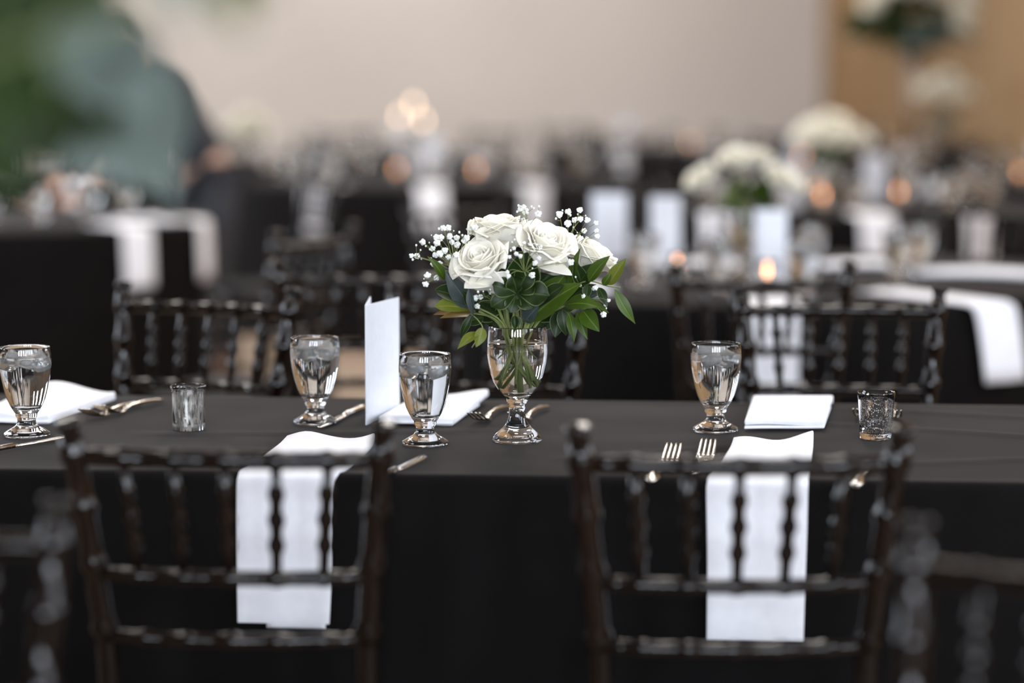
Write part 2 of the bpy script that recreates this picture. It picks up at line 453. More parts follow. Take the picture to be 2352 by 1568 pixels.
POST = [(0.194, -0.205, 0.0), (0.180, -0.18, 0.22), (0.161, -0.172, 0.44), (0.157, -0.188, 0.59), (0.160, -0.195, 0.635), (0.167, -0.210, 0.712), (0.183, -0.240, 0.872)]
def post_at(z):
    for a, b in zip(POST, POST[1:]):
        if z <= b[2]:
            t = (z - a[2]) / (b[2] - a[2]); return Vector(a).lerp(Vector(b), t)
    return Vector(POST[-1])
Z_TOP, Z_MID, Z_LOW = 0.848, 0.703, 0.624
def make_chair():
    t = thing('chiavari_chair', 'chair', 'chair')
    for s in (-1, 1):
        pts = [Vector((s * p[0], p[1], p[2])) for p in POST]
        pts = smoothed(pts, 4)
        p2, rad = ringed(pts, lambda f: 0.0140, [0.23, 0.47, 0.50, 0.725, 0.82, 0.90, 0.975], 0.0034, 0.007)
        mb = MB().tube(p2, rad, 12)
        e = Vector(p2[-1]); up = (e - Vector(p2[-4])).normalized()
        mb.build('back_post', 'wood', t)
        fin = MB().tube([e, e + up * 0.004, e + up * 0.010, e + up * 0.016, e + up * 0.021, e + up * 0.0225], [0.013, 0.0115, 0.012, 0.0165, 0.0165, 0.013], 12)
        fin.build('finial', 'wood', t)
        fl = [(s * 0.185, 0.185, 0), (s * 0.182, 0.178, 0.2), (s * 0.178, 0.168, 0.44)]
        p2, rad = ringed(fl, lambda f: 0.0115 + 0.003 * f, [0.2, 0.45, 0.7, 0.93], 0.003, 0.006)
        MB().tube(p2, rad, 10).build('front_leg', 'wood', t)
    def rail(z, r, rings, name):
        a, b = post_at(z), post_at(z)
        a = Vector((-a.x, a.y, a.z))
        pts = []
        for i in range(13):
            f = i / 12
            p = a.lerp(b, f); p.y -= 0.020 * (1 - (2 * f - 1) ** 2); pts.append(p)
        p2, rad = ringed(pts, r, rings, 0.0019, 0.006)
        MB().tube(p2, rad, 10).build(name, 'wood', t)
    sp = [i / 6 for i in range(1, 6)]
    rail(Z_TOP, 0.0108, sp, 'top_rail'); rail(Z_MID, 0.0092, sp, 'middle_rail'); rail(Z_LOW, 0.0092, sp, 'lower_rail')
    for f in sp:
        a, b = post_at(Z_MID), post_at(Z_TOP)
        dy = -0.020 * (1 - (2 * f - 1) ** 2)
        lo = Vector((a.x * (2 * f - 1), a.y + dy, Z_MID + 0.006)); hi = Vector((b.x * (2 * f - 1), b.y + dy, Z_TOP - 0.006))
        p2, rad = ringed([lo, lo.lerp(hi, 0.5), hi], lambda q: 0.0060 + 0.0012 * math.sin(PI * q), [0.26, 0.50, 0.74], 0.0030, 0.0065)
        MB().tube(p2, rad, 8).build('spindle', 'wood', t)
    # seat (rounded slab) and cushion
    def rounded(z_list, sx, sy, y0, rr=0.04):
        rows = []
        for (z, ins) in z_list:
            row = []
            for (cx, cy, a0) in ((1, 1, 0), (-1, 1, 90), (-1, -1, 180), (1, -1, 270)):
                for q in range(5):
                    a = R(a0 + q * 22.5); rad_ = rr
                    row.append((cx * (sx / 2 - rr) + math.cos(a) * rad_ - cx * ins * 0.0 + (-cx * ins), y0 + cy * (sy / 2 - rr) + math.sin(a) * rad_ - cy * ins, z))
            rows.append(row)
        mb = MB(); o = mb.grid(rows, closed_u=True); n = len(rows[0])
        mb.f.append(tuple(o + i for i in reversed(range(n)))); mb.f.append(tuple(o + (len(rows) - 1) * n + i for i in range(n)))
        return mb
    rounded([(0.418, 0.006), (0.422, 0), (0.436, 0), (0.440, 0.005)], 0.375, 0.36, 0.0).build('seat', 'wood', t)
    rounded([(0.441, 0.012), (0.448, 0.002), (0.460, 0.0), (0.468, 0.010), (0.472, 0.035)], 0.355, 0.34, 0.005, 0.05).build('cushion', 'cushion', t)
    def stretch(a, b):
        p2, rad = ringed([a, b], 0.0085, [0.33, 0.67], 0.0025, 0.006)
        MB().tube(p2, rad, 8).build('stretcher', 'wood', t)
    for s in (-1, 1):
        for z in (0.16, 0.30):
            p = post_at(z); stretch((s * p.x, p.y, z), (s * 0.182, 0.18, z))
    for z in (0.20, 0.34):
        stretch((-0.181, 0.177, z), (0.181, 0.177, z))
    p = post_at(0.22); stretch((-p.x, p.y, 0.22), (p.x, p.y, 0.22))
    return register(t)
CHAIR = make_chair()
chair_used = [False]
def chair(loc, rz, label, group=None):
    loc = (loc[0], loc[1], 0.0)
    if not chair_used[0]:
        chair_used[0] = True
        CHAIR.location = loc; CHAIR.rotation_euler = (0, 0, rz); tag(CHAIR, label, 'chair', group)
        return CHAIR
    return dup(CHAIR, loc, rz, label, group)

# ------------------------------------------------------------------ main table
PHI = R(4.6)
TX = Matrix.Translation((0, 3.233, 0)) @ Matrix.Rotation(-PHI, 4, 'Z')
TXI = TX.inverted()
DEPTH, TOPZ = 0.776, 0.75
def crease(x, y):
    h = 0.0007 * math.sin(9 * x + 3 * y) + 0.0005 * math.sin(23 * y - 5 * x + 1)
    for (x0, y0, x1, y1, a) in ((0.08, 0.16, 0.30, 0.30, 1.3), (0.42, 0.55, 0.75, 0.42, 1.2), (0.55, 0.16, 0.9, 0.26, 1.2), (-0.55, 0.35, -0.1, 0.42, 1.0), (0.50, 0.70, 0.8, 0.62, 1.0)):
        dx, dy = x1 - x0, y1 - y0; L2 = dx * dx + dy * dy
        tt = ((x - x0) * dx + (y - y0) * dy) / L2
        if -0.1 < tt < 1.1:
            d = abs((x - x0) * dy - (y - y0) * dx) / math.sqrt(L2)
            h += 0.0022 * a * math.exp(-(d / 0.012) ** 2)
    return h - 0.0015
def main_cloth():
    X0, X1 = -1.75, 1.75
    nx = 150
    rad = 0.012
    prof = []    # (y, z, kind)
    for i in range(9):    # back fall
        prof.append((DEPTH, 0.005 + (TOPZ - rad - 0.005) * i / 8, 'b'))
    for i in range(1, 5):
        a = PI / 2 * i / 5; prof.append((DEPTH - rad + rad * math.cos(a), TOPZ - rad + rad * math.sin(a), 't'))
    for i in range(41): prof.append((DEPTH - rad - (DEPTH - 2 * rad) * i / 40, TOPZ, 't'))
    for i in range(1, 5):
        a = PI / 2 * i / 5; prof.append((rad - rad * math.sin(a), TOPZ - rad + rad * math.cos(a), 't'))
    for i in range(25): prof.append((0.0, TOPZ - rad - (TOPZ - rad - 0.005) * i / 24, 'f'))
    mb = MB(); rows = []
    for (y, z, kd) in prof:
        row = []
        for j in range(nx + 1):
            x = X0 + (X1 - X0) * j / nx
            yy, zz = y, z
            if kd == 't' and 0.02 < y < DEPTH - 0.02: zz += crease(x, y)
            if kd in 'fb':
                q = (TOPZ - z)
                w = 0.012 * q * (math.sin(7.3 * x + 1.1) + 0.6 * math.sin(17 * x)) + 0.008 * q * math.sin(31 * x + 2)
                yy += (w - 0.010 * q) if kd == 'f' else (-w + 0.010 * q)
            row.append((x, yy, zz))
        rows.append(row)
    mb.grid(rows)
    for (x, s) in ((X0, 1), (X1, -1)):   # end falls
        rr = []
        for i in range(9):
            z = TOPZ - 0.002 - (TOPZ - 0.007) * i / 8
            rr.append([(x + s * 0.0 - s * 0.01 * (TOPZ - z) * math.sin(14 * y_), y_, z) for y_ in [DEPTH * q / 20 for q in range(21)]])
        mb.grid(rr)
    o = mb.build('tablecloth', 'cloth'); o.matrix_world = TX
    sub = o.modifiers.new('solid', 'SOLIDIFY'); sub.thickness = 0.0015; sub.offset = -1
    return tag(o, 'long black floor-length cloth on the table with the rose vase', 'tablecloth')
main_cloth()

def tpt(px, py, z=TOPZ):            # a point of the table top, world
    return on_z(px, py, z)
def tloc(px, py):                   # the same in the table's own frame
    return TXI @ on_z(px, py, TOPZ)

# chairs of the main table -------------------------------------------------
chair((-0.319, 3.030), R(-3.5), 'black chair before the long table, napkin seen behind its fourth and fifth spindles')
chair((0.263, 2.985), R(-0.5), 'black chair in front of the long table, behind which two forks lie')
chair((-0.60, 2.02), R(184), 'out of focus black chair cut by the frame, its post below the tall greenery')
chair((0.352, 1.86), R(140), 'faint blurred black chair back in the dark lower corner, beyond the forks')
chair((-0.672, 4.335), R(157), 'black chair across the long table behind the streaked silver votive')
chair((-0.105, 4.295), R(165), 'black chair across the long table hidden behind vase and menu card')
chair((0.600, 4.27), R(176.5), 'black chair across the long table behind the flat folded napkin')
chair((0.528, 5.33), R(0), 'black chair tucked at the round table where a napkin hangs behind its back')
chair((-0.335, 5.42), R(4), 'blurred black chair with brown lit top rail behind the menu card')
chair((-0.72, 6.35), R(62), 'blurred black chair turned sideways beside the one with the lit rail')

# ------------------------------------------------------------------ napkins
def napkin_over_edge(name, frame, rows_def, label, group=None, second=True, nt=14, thick=0.0045, wave=None):
    """rows_def: (s-ordered) list of (x_left, x_right, y, z) in the frame; smooth grid between, solidified"""
    ctrl_l = smoothed([(a, y, z) for (a, b, y, z) in rows_def], 4)
    ctrl_r = smoothed([(b, y, z) for (a, b, y, z) in rows_def], 4)
    rows = []
    n = len(ctrl_l)
    for i, (l, r) in enumerate(zip(ctrl_l, ctrl_r)):
        row = []
        for j in range(nt + 1):
            p = l.lerp(r, j / nt)
            if wave: p = p + Vector(wave(i / (n - 1), j / nt))
            row.append(p)
        rows.append(row)
    mb = MB(); mb.grid(rows)
    o = mb.build(name, 'napkin'); o.matrix_world = frame
    md = o.modifiers.new('solid', 'SOLIDIFY'); md.thickness = thick; md.offset = 1.0
    bv = o.modifiers.new('bevel', 'BEVEL'); bv.width = 0.0012; bv.segments = 2; bv.limit_method = 'ANGLE'
    if second:
        mb = MB(); rr = []
        for i, row in enumerate(rows[int(n * 0.45):]):
            q = [p + Vector((0.004, 0.0015, 0)) for p in row[4:-1]]
            rr.append(q)
        last = [p + Vector((0, 0, -0.006)) for p in rr[-1]]
        rr.append(last)
        mb.grid(rr)
        c = mb.build('inner_fold', 'napkin', o)
        md = c.modifiers.new('solid', 'SOLIDIFY'); md.thickness = 0.001; md.offset = 0
    return tag(o, label, 'napkin', group)
def xs(px, depth):                   # pixel column -> table-frame x for a given world depth
    return (TXI @ Vector(((px - 1176) / F_PX * depth, depth, 0))).x
# napkin in front of the chair on the left
def wave_l(s, t):
    e = max(0.0, 1 - s / 0.30)
    return (0, 0, e * (0.006 * math.sin(5.6 * t + 0.3) + 0.010 * (t ** 2) + 0.003 * math.exp(-((t - 0.22) / 0.16) ** 2) + 0.006))
rows_l = [(xs(660, 3.56), xs(872, 3.60), 0.275, 0.7535), (xs(640, 3.50), xs(868, 3.54), 0.215, 0.7530), (xs(605, 3.42), xs(838, 3.44), 0.13, 0.7530), (xs(575, 3.34), xs(806, 3.34), 0.055, 0.7530),
          (xs(548, 3.285), xs(778, 3.275), 0.010, 0.7535), (xs(542, 3.27), xs(770, 3.26), -0.004, 0.7490), (xs(540, 3.27), xs(766, 3.26), -0.0085, 0.737), (xs(539, 3.27), xs(763, 3.26), -0.0110, 0.69), (xs(538, 3.265), xs(760, 3.255), -0.0150, 0.63), (xs(538, 3.26), xs(752, 3.25), -0.0190, 0.547)]
napkin_over_edge('napkin', TX, rows_l, 'white napkin hanging off the long table beside the small knife and iced goblet', None, True, wave=wave_l)
def wave_r(s, t):
    e = max(0.0, 1 - s / 0.30)
    return (0, 0, e * (0.004 * math.sin(7.0 * t + 0.6) + 0.010 * t ** 2 + 0.010))
rows_r = [(xs(1690, 3.50), xs(1872, 3.52), 0.285, 0.7535), (xs(1682, 3.44), xs(1872, 3.46), 0.225, 0.7530), (xs(1664, 3.36), xs(1870, 3.36), 0.14, 0.7530), (xs(1645, 3.27), xs(1868, 3.26), 0.060, 0.7530),
          (xs(1632, 3.21), xs(1866, 3.20), 0.010, 0.7535), (xs(1630, 3.20), xs(1866, 3.19), -0.004, 0.7490), (xs(1628, 3.19), xs(1865, 3.19), -0.0085, 0.737), (xs(1630, 3.19), xs(1865, 3.18), -0.0110, 0.69), (xs(1632, 3.185), xs(1863, 3.175), -0.0150, 0.63), (xs(1632, 3.18), xs(1860, 3.17), -0.0190, 0.536)]
napkin_over_edge('napkin', TX, rows_r, 'white napkin hanging off the long table between the forks and the speckled votive', None, False, wave=wave_r)

def napkin_flat(label, quad, z0=0.7525, thick=0.010, wave=None, over=None, group=None, nu=12, nv=8):
    """quad: near-left, near-right, far-right, far-left in pixels (on the table top); over = how far the far edge falls"""
    q = [TXI @ on_z(px, py, TOPZ) for px, py in quad]
    rows = []
    for i in range(nv + 1):
        v = i / nv
        l, r = q[0].lerp(q[3], v), q[1].lerp(q[2], v)
        row = []
        for j in range(nu + 1):
            u = j / nu
            p = l.lerp(r, u); p.z = z0 + thick
            if wave: p.z += wave(u, v)
            row.append(p)
        rows.append(row)
    if over:
        last = rows[-1]
        for (dy, dz) in over: rows.append([Vector((p.x, DEPTH + dy, TOPZ + dz)) for p in last])
    mb = MB(); mb.grid(rows)
    o = mb.build('napkin', 'napkin'); o.matrix_world = TX
    md = o.modifiers.new('solid', 'SOLIDIFY'); md.thickness = thick if not over else 0.008; md.offset = -1
    bv = o.modifiers.new('bevel', 'BEVEL'); bv.width = 0.003; bv.segments = 3; bv.limit_method = 'ANGLE'
    # the turned-under lower layer, a little proud of the upper one
    mb = MB()
    rr = [[Vector((p.x, p.y - 0.004 + 0.0, z0 + 0.0005 + 0.25 * (p.z - z0 - thick))) for p in rows[i]] for i in range(0, nv - 1)]
    mb.grid(rr); c = mb.build('under_fold', 'napkin', o)
    md = c.modifiers.new('solid', 'SOLIDIFY'); md.thickness = 0.004; md.offset = 1
    bv = c.modifiers.new('bevel', 'BEVEL'); bv.width = 0.0015; bv.segments = 2; bv.limit_method = 'ANGLE'
    return tag(o, label, 'napkin', group)
napkin_flat('white napkin folded square beside the goblet without menu card, across the long table', [(1709, 990), (1893, 988), (1913, 927), (1730, 927)], thick=0.012,
            wave=lambda u, v: 0.003 * math.sin(4 * u + 1) * (1 - v) + 0.004 * (1 - v) * u, over=((0.005, -0.004), (0.010, -0.02), (0.012, -0.09), (0.012, -0.17)))
napkin_flat('white napkin lying askew behind the iced goblet and menu card', [(868, 978), (1040, 978), (1122, 925), (975, 923)], thick=0.012,
            wave=lambda u, v: 0.006 * v * u + 0.003 * math.sin(5 * u + 3 * v))
napkin_flat('puffed white napkin behind the goblet at the table end with the first two forks', [(-60, 975), (112, 975), (266, 920), (60, 917)], thick=0.014,
            wave=lambda u, v: 0.016 * math.sin(PI * min(1, u * 1.05)) * v * (1 - 0.5 * u) + 0.004 * math.sin(6 * u))

# ------------------------------------------------------------------ glassware
def glass_mesh(outer, inner, seg, mat='glass'):
    return MB().lathe(outer + inner, seg)
GOB_O = [(0, 0.0), (0.030, 0.0), (0.0348, 0.0012), (0.0352, 0.003), (0.0335, 0.0055), (0.026, 0.010), (0.0180, 0.0145), (0.0142, 0.0195), (0.0136, 0.024), (0.0140, 0.027), (0.0162, 0.0295), (0.0168, 0.032), (0.0166, 0.0345), (0.0195, 0.0385), (0.0240, 0.046), (0.0286, 0.056), (0.0328, 0.071), (0.0362, 0.088), (0.0382, 0.104), (0.0388, 0.114), (0.0384, 0.125), (0.0373, 0.1335)]
GOB_I = [(0.0370, 0.1347), (0.0360, 0.1347), (0.0355, 0.1335), (0.0364, 0.125), (0.0368, 0.114), (0.0362, 0.104), (0.0342, 0.088), (0.0308, 0.071), (0.0264, 0.0575), (0.0205, 0.049), (0.013, 0.0445), (0, 0.043)]
WAT = [(0, 0.0428), (0.0131, 0.0443), (0.0206, 0.0488), (0.0266, 0.0573), (0.0310, 0.071), (0.0344, 0.088), (0.0364, 0.104), (0.0370, 0.114), (0.0368, 0.1195), (0.0362, 0.1205), (0.034, 0.1195), (0, 0.1193)]
def ice_piece(seed, c, s):
    rnd = random.Random(seed); bm = bmesh.new()
    bmesh.ops.create_cube(bm, size=1.0)
    bmesh.ops.bevel(bm, geom=list(bm.edges), offset=0.22, segments=2, affect='EDGES', profile=0.6)
    e = Euler((rnd.uniform(-0.6, 0.6), rnd.uniform(-0.6, 0.6), rnd.uniform(0, 3))).to_matrix().to_4x4()
    for v in bm.verts:
        v.co += Vector((rnd.uniform(-.04, .04), rnd.uniform(-.04, .04), rnd.uniform(-.04, .04)))
        v.co = e @ Vector((v.co.x * s[0], v.co.y * s[1], v.co.z * s[2])) + Vector(c)
    me = bpy.data.meshes.new('ice_cube'); bm.to_mesh(me); bm.free()
    me.polygons.foreach_set('use_smooth', [True] * len(me.polygons)); me.materials.append(M['ice'])
    return me
ICE = [ice_piece(3, (-0.015, -0.010, 0.1150), (0.026, 0.022, 0.015)), ice_piece(4, (0.013, -0.015, 0.1125), (0.026, 0.022, 0.017)), ice_piece(5, (0.010, 0.014, 0.1145), (0.026, 0.022, 0.016)), ice_piece(6, (-0.014, 0.015, 0.1110), (0.022, 0.024, 0.018))]
def make_goblet(seg=48):
    t = thing('water_goblet', 'goblet', 'goblet')
    link('glass', glass_mesh(GOB_O, GOB_I, seg).mesh('goblet_glass', 'glass'), t)
    link('water', MB().lathe(WAT, seg).mesh('goblet_water', 'water'), t)
    for m in ICE: link('ice_cube', m, t)
    return register(t)
GOBLET = make_goblet()
gob_used = [False]
def goblet(p, rz, label, group=None):
    if not gob_used[0]:
        gob_used[0] = True; GOBLET.location = p; GOBLET.rotation_euler = (0, 0, rz); return tag(GOBLET, label, 'goblet', group)
    return dup(GOBLET, p, rz, label, group)
def on_top(px, py, dz=0.0012):
    p = on_z(px, py, TOPZ); p.z = TOPZ + dz; return p
goblet(on_top(977, 1022), 0.3, 'goblet of ice water in front of the menu card')
goblet(on_top(725, 973), 2.1, 'goblet of ice water between streaked votive and menu card')
goblet(on_top(62, 1002), 4.0, 'goblet of ice water at the edge of the picture by the puffed napkin')
goblet(on_top(1643, 991), 5.2, 'goblet of ice water between the flower vase and folded square napkin')

VAS_O = [(0, 0.0), (0.032, 0.0), (0.0368, 0.0012), (0.0374, 0.0032), (0.0355, 0.007), (0.029, 0.0135), (0.0215, 0.020), (0.0155, 0.0285), (0.0125, 0.038), (0.0120, 0.047), (0.0124, 0.054), (0.0152, 0.0585), (0.0160, 0.061), (0.0158, 0.0635), (0.0205, 0.0690), (0.0285, 0.0775), (0.0350, 0.088), (0.0402, 0.102), (0.0436, 0.118), (0.0451, 0.134), (0.0449, 0.150), (0.0438, 0.1640), (0.0430, 0.171)]
VAS_I = [(0.0427, 0.1722), (0.0417, 0.1722), (0.0412, 0.171), (0.0420, 0.164), (0.0430, 0.150), (0.0431, 0.134), (0.0416, 0.118), (0.0382, 0.102), (0.0330, 0.0890), (0.0262, 0.0800), (0.0170, 0.0745), (0, 0.0730)]
VWAT = [(0, 0.0728), (0.0171, 0.0743), (0.0264, 0.0798), (0.0332, 0.0888), (0.0384, 0.102), (0.0418, 0.118), (0.0433, 0.134), (0.0432, 0.1465), (0.0425, 0.1475), (0.041, 0.1468), (0, 0.1466)]
def make_vase():
    t = thing('vase', 'vase', 'vase')
    link('glass', glass_mesh(VAS_O, VAS_I, 56).mesh('vase_glass', 'glass'), t)
    link('water', MB().lathe(VWAT, 56).mesh('vase_water', 'water'), t)
    return register(t)
VASE = make_vase()
VP = on_top(1188, 1014)
VASE.location = VP
tag(VASE, 'footed glass vase of water holding the sharp white rose bouquet', 'vase')

def make_votive(key, prof_o, prof_i, label):
    t = thing('votive_holder', label, 'candle holder')
    link('glass', MB().lathe(prof_o + prof_i, 40).mesh('votive_glass', key), t)
    return t
VO1 = [(0, 0), (0.0225, 0), (0.0245, 0.0015), (0.0247, 0.008), (0.0246, 0.045), (0.0250, 0.056), (0.0262, 0.063), (0.0276, 0.0668)]
VI1 = [(0.0270, 0.0682), (0.0262, 0.0680), (0.0248, 0.063), (0.0234, 0.056), (0.0230, 0.045), (0.0230, 0.013), (0.0215, 0.0105), (0, 0.0100)]
VO2 = [(0, 0), (0.0220, 0), (0.0236, 0.0012), (0.0240, 0.008), (0.0252, 0.030), (0.0270, 0.058), (0.0283, 0.0690)]
VI2 = [(0.0280, 0.0702), (0.0271, 0.0700), (0.0254, 0.058), (0.0236, 0.030), (0.0226, 0.012), (0.0210, 0.0095), (0, 0.0090)]
v1 = make_votive('votive_streak', VO1, VI1, 'streaked silver votive glass on bare black cloth left of the two-goblet setting')
v1['label'] = 'vertically streaked silver votive glass standing alone on the black cloth'
v1.location = on_top(434, 988)
v2 = make_votive('votive_speck', VO2, VI2, 'speckled clear votive glass beside the folded square napkin')
v2.location = on_top(2011, 1008)
# lit votive used on the other tables: glass, wax candle, flame
def make_lit():
    t = thing('votive_candle', 'votive', 'candle')
    link('glass', MB().lathe(VO2 + VI2, 24).mesh('lit_votive_glass', 'glass'), t)
    link('wax', MB().lathe([(0, 0.0098), (0.019, 0.0098), (0.0195, 0.012), (0.0195, 0.027), (0.017, 0.028), (0, 0.0275)], 20).mesh('votive_wax', 'wax'), t)
    link('flame', MB().lathe([(0, 0.030), (0.004, 0.034), (0.0058, 0.041), (0.0045, 0.051), (0, 0.064)], 10).mesh('votive_flame', 'flame'), t)
    return register(t)
LIT = make_lit()
lit_used = [False]
def votive(p, label, group=None):
    if not lit_used[0]:
        lit_used[0] = True; LIT.location = p; return tag(LIT, label, 'candle', group)
    return dup(LIT, p, 0, label, group)

# ------------------------------------------------------------------ menu cards
def card_mesh(w, h, ang):
    """two panels hinged on +Z axis at the origin"""
    def panel(a):
        mb = MB(); t = 0.0008; d = Vector((math.cos(a), math.sin(a), 0)); n = Vector((-d.y, d.x, 0)) * t
        rows = []
        P = [Vector((0, 0, 0)), d * w]
        for z in (0, h): rows.append([P[0] - n, P[1] - n, P[1] + n, P[0] + n])
        rows = [[p + Vector((0, 0, z)) for p in rows[i]] for i, z in enumerate((0, h))]
        o = mb.grid(rows, closed_u=True); mb.f.append((o + 3, o + 2, o + 1, o)); mb.f.append((o + 4, o + 5, o + 6, o + 7))
        return mb.mesh('panel', 'paper', False)
    return panel(0), panel(ang)
def menu_card(p, rz, label, group=None, w=0.118, h=0.187, ang=R(38)):
    t = thing('menu_card', label, 'card', p, rz, group)
    a, b = card_mesh(w, h, ang)
    link('front_panel', a, t); link('back_panel', b, t)
    return t
pl = on_top(841, 978)
pr = at_depth(917, 965, 3.842)
dv = Vector((pr.x - pl.x, pr.y - pl.y, 0))
menu_card((pl.x, pl.y, TOPZ + 0.0015), math.atan2(dv.y, dv.x), 'tall white folded menu card standing between two goblets', None, dv.length, 0.1865, R(19))

# ------------------------------------------------------------------ flatware
def strip(mb, sec, thick):
    """sec: (x, y, z, width) along the piece; lens-shaped cross-section"""
    rows = []
    for (x, y, z, w) in sec:
        rows.append([(x - w / 2, y, z), (x - w / 4, y, z + thick / 2), (x + w / 4, y, z + thick / 2), (x + w / 2, y, z), (x + w / 4, y, z - thick / 2), (x - w / 4, y, z - thick / 2)])
    o = mb.grid(rows, closed_u=True); n = len(rows)
    mb.f.append(tuple(o + i for i in reversed(range(6)))); mb.f.append(tuple(o + (n - 1) * 6 + i for i in range(6)))
HANDLE = [(0, 0.000, 0.004, 0.008), (0, 0.004, 0.0045, 0.015), (0, 0.014, 0.006, 0.0205), (0, 0.022, 0.007, 0.020), (0, 0.030, 0.008, 0.0145), (0, 0.036, 0.0085, 0.0155), (0, 0.046, 0.009, 0.0120), (0, 0.075, 0.010, 0.0085), (0, 0.105, 0.0085, 0.0070), (0, 0.125, 0.006, 0.0075)]
def make_fork():
    t = thing('fork', 'fork', 'fork')
    mb = MB(); strip(mb, HANDLE, 0.0042); mb.build('handle', 'silver', t)
    mb = MB(); strip(mb, [(0, 0.123, 0.0062, 0.0085), (0, 0.133, 0.0046, 0.018), (0, 0.142, 0.0038, 0.0245), (0, 0.154, 0.0045, 0.0262), (0, 0.158, 0.0052, 0.0262)], 0.0028); mb.build('head', 'silver', t)
    for k in range(4):
        x = (k - 1.5) * 0.0068
        mb = MB(); strip(mb, [(x, 0.156, 0.005, 0.0050), (x, 0.170, 0.0085, 0.0044), (x, 0.188, 0.0150, 0.0040), (x * 0.97, 0.202, 0.0205, 0.0032), (x * 0.95, 0.207, 0.0222, 0.0016)], 0.0026); mb.build('tine', 'silver', t)
    return register(t)
def make_knife():
    t = thing('knife', 'knife', 'knife')
    mb = MB(); strip(mb, [(0, 0, 0.004, 0.010), (0, 0.004, 0.0045, 0.017), (0, 0.016, 0.0048, 0.0205), (0, 0.028, 0.0048, 0.0150), (0, 0.034, 0.0048, 0.0160), (0, 0.06, 0.0046, 0.0125), (0, 0.095, 0.0044, 0.0105)], 0.0070); mb.build('handle', 'silver', t)
    mb = MB(); strip(mb, [(0, 0.094, 0.0040, 0.011), (0.001, 0.102, 0.0036, 0.0150), (0.001, 0.15, 0.003, 0.0185), (0.001, 0.195, 0.0028, 0.0190), (0.0005, 0.215, 0.0028, 0.0165), (-0.002, 0.226, 0.0028, 0.009), (-0.003, 0.230, 0.0028, 0.003)], 0.0026); mb.build('blade', 'silver', t)
    return register(t)
FORK, KNIFE = make_fork(), make_knife()
used = {'fork': False, 'knife': False}
def flat(kind, handle_px, tip_px, label, group=None):
    """lies from its handle end towards the tip direction"""
    a, b = on_z(handle_px[0], handle_px[1], TOPZ + 0.006), on_z(tip_px[0], tip_px[1], TOPZ + 0.010)
    d = b - a; rz = math.atan2(d.y, d.x) - PI / 2
    src = FORK if kind == 'fork' else KNIFE
    loc = (a.x, a.y, TOPZ + 0.0012)
    if not used[kind]:
        used[kind] = True; src.location = loc; src.rotation_euler = (0, 0, rz); return tag(src, label, kind, group)
    return dup(src, loc, rz, label, group)
flat('fork', (1494, 1103), (1563, 1026), 'fork with its handle end nearest the cloth edge, farther from the hanging napkin')
flat('fork', (1590, 1090), (1640, 1012), 'fork pointing at the goblet, beside the hanging napkin')
flat('knife', (1967, 1113), (2002, 1035), 'knife lying behind the chair post in front of the speckled votive')
flat('knife', (858, 1102), (972, 1038), 'knife lying at the foot of the iced goblet before the menu card')
flat('knife', (-75, 1042), (50, 1012), 'knife at the frame edge under the foot of the goblet by the puffed napkin')
flat('knife', (836, 932), (745, 966), 'knife behind the foot of the goblet beside the menu card')
flat('fork', (322, 924), (206, 954), 'fork lying against the puffed napkin, its tines toward the goblet')
flat('fork', (372, 917), (255, 942), 'fork between the puffed napkin and the streaked votive')
flat('fork', (1166, 932), (1082, 970), 'fork lying between the askew napkin and the vase stem')
flat('fork', (1256, 932), (1190, 962), 'fork lying behind the stem of the rose vase')
flat('fork', (2003, 924), (1962, 974), 'fork seen past the speckled votive, on the napkin side')
flat('fork', (2048, 926), (2056, 972), 'fork half hidden behind the speckled votive, away from the napkin')

# ------------------------------------------------------------------ bouquet: leaves, roses, baby's breath
def leaf_mesh(base, tip, width, face, mat, bend=0.12, fold=0.25, shape='ovate', wavy=0.0, twist=0.0, seed=0, inv=None):
    rnd = random.Random(seed)
    base, tip = Vector(base), Vector(tip)
    ax = tip - base; L = ax.length; a = ax.normalized()
    n = Vector(face); n = (n - a * n.dot(a)).normalized(); s = a.cross(n)
    rows = []; NV, NU = 11, 8
    ph = rnd.uniform(0, 6)
    for i in range(NV + 1):
        v = i / NV
        if shape == 'ovate': w = math.sin(PI * v ** 0.75) ** 0.85 if 0 < v < 1 else 0
        elif shape == 'lance': w = (math.sin(PI * v ** 0.85) ** 1.1) if 0 < v < 1 else 0
        elif shape == 'petal': w = (math.sin(PI * (0.12 + 0.88 * v) ** 1.15)) ** 0.7 if v < 1 else 0
        else: w = (max(0.0, math.sin(PI * min(1, v ** 1.75))) ** 0.62 + 0.10 * (1 - v)) if v < 1 else 0.0
        w = max(w, 0.03)
        c = base + ax * v + n * (bend * L * math.sin(PI * v * 0.9))
        ss = (s * math.cos(twist * v) + n * math.sin(twist * v)); nn = ss.cross(a) * -1
        nn = a.cross(ss) * -1 if False else (n * math.cos(twist * v) - s * math.sin(twist * v))
        row = []
        for j in range(NU + 1):
            u = 2 * j / NU - 1
            p = c + ss * (u * w * width / 2) + nn * (fold * abs(u) ** 1.4 * w * width / 2 + wavy * width * abs(u) * math.sin(v * 9 + ph + (0 if u > 0 else 2)))
            row.append(p)
        rows.append(row)
    mb = MB(); mb.grid(rows, uv=True)
    return mb.mesh('leaf', mat, True, inv)

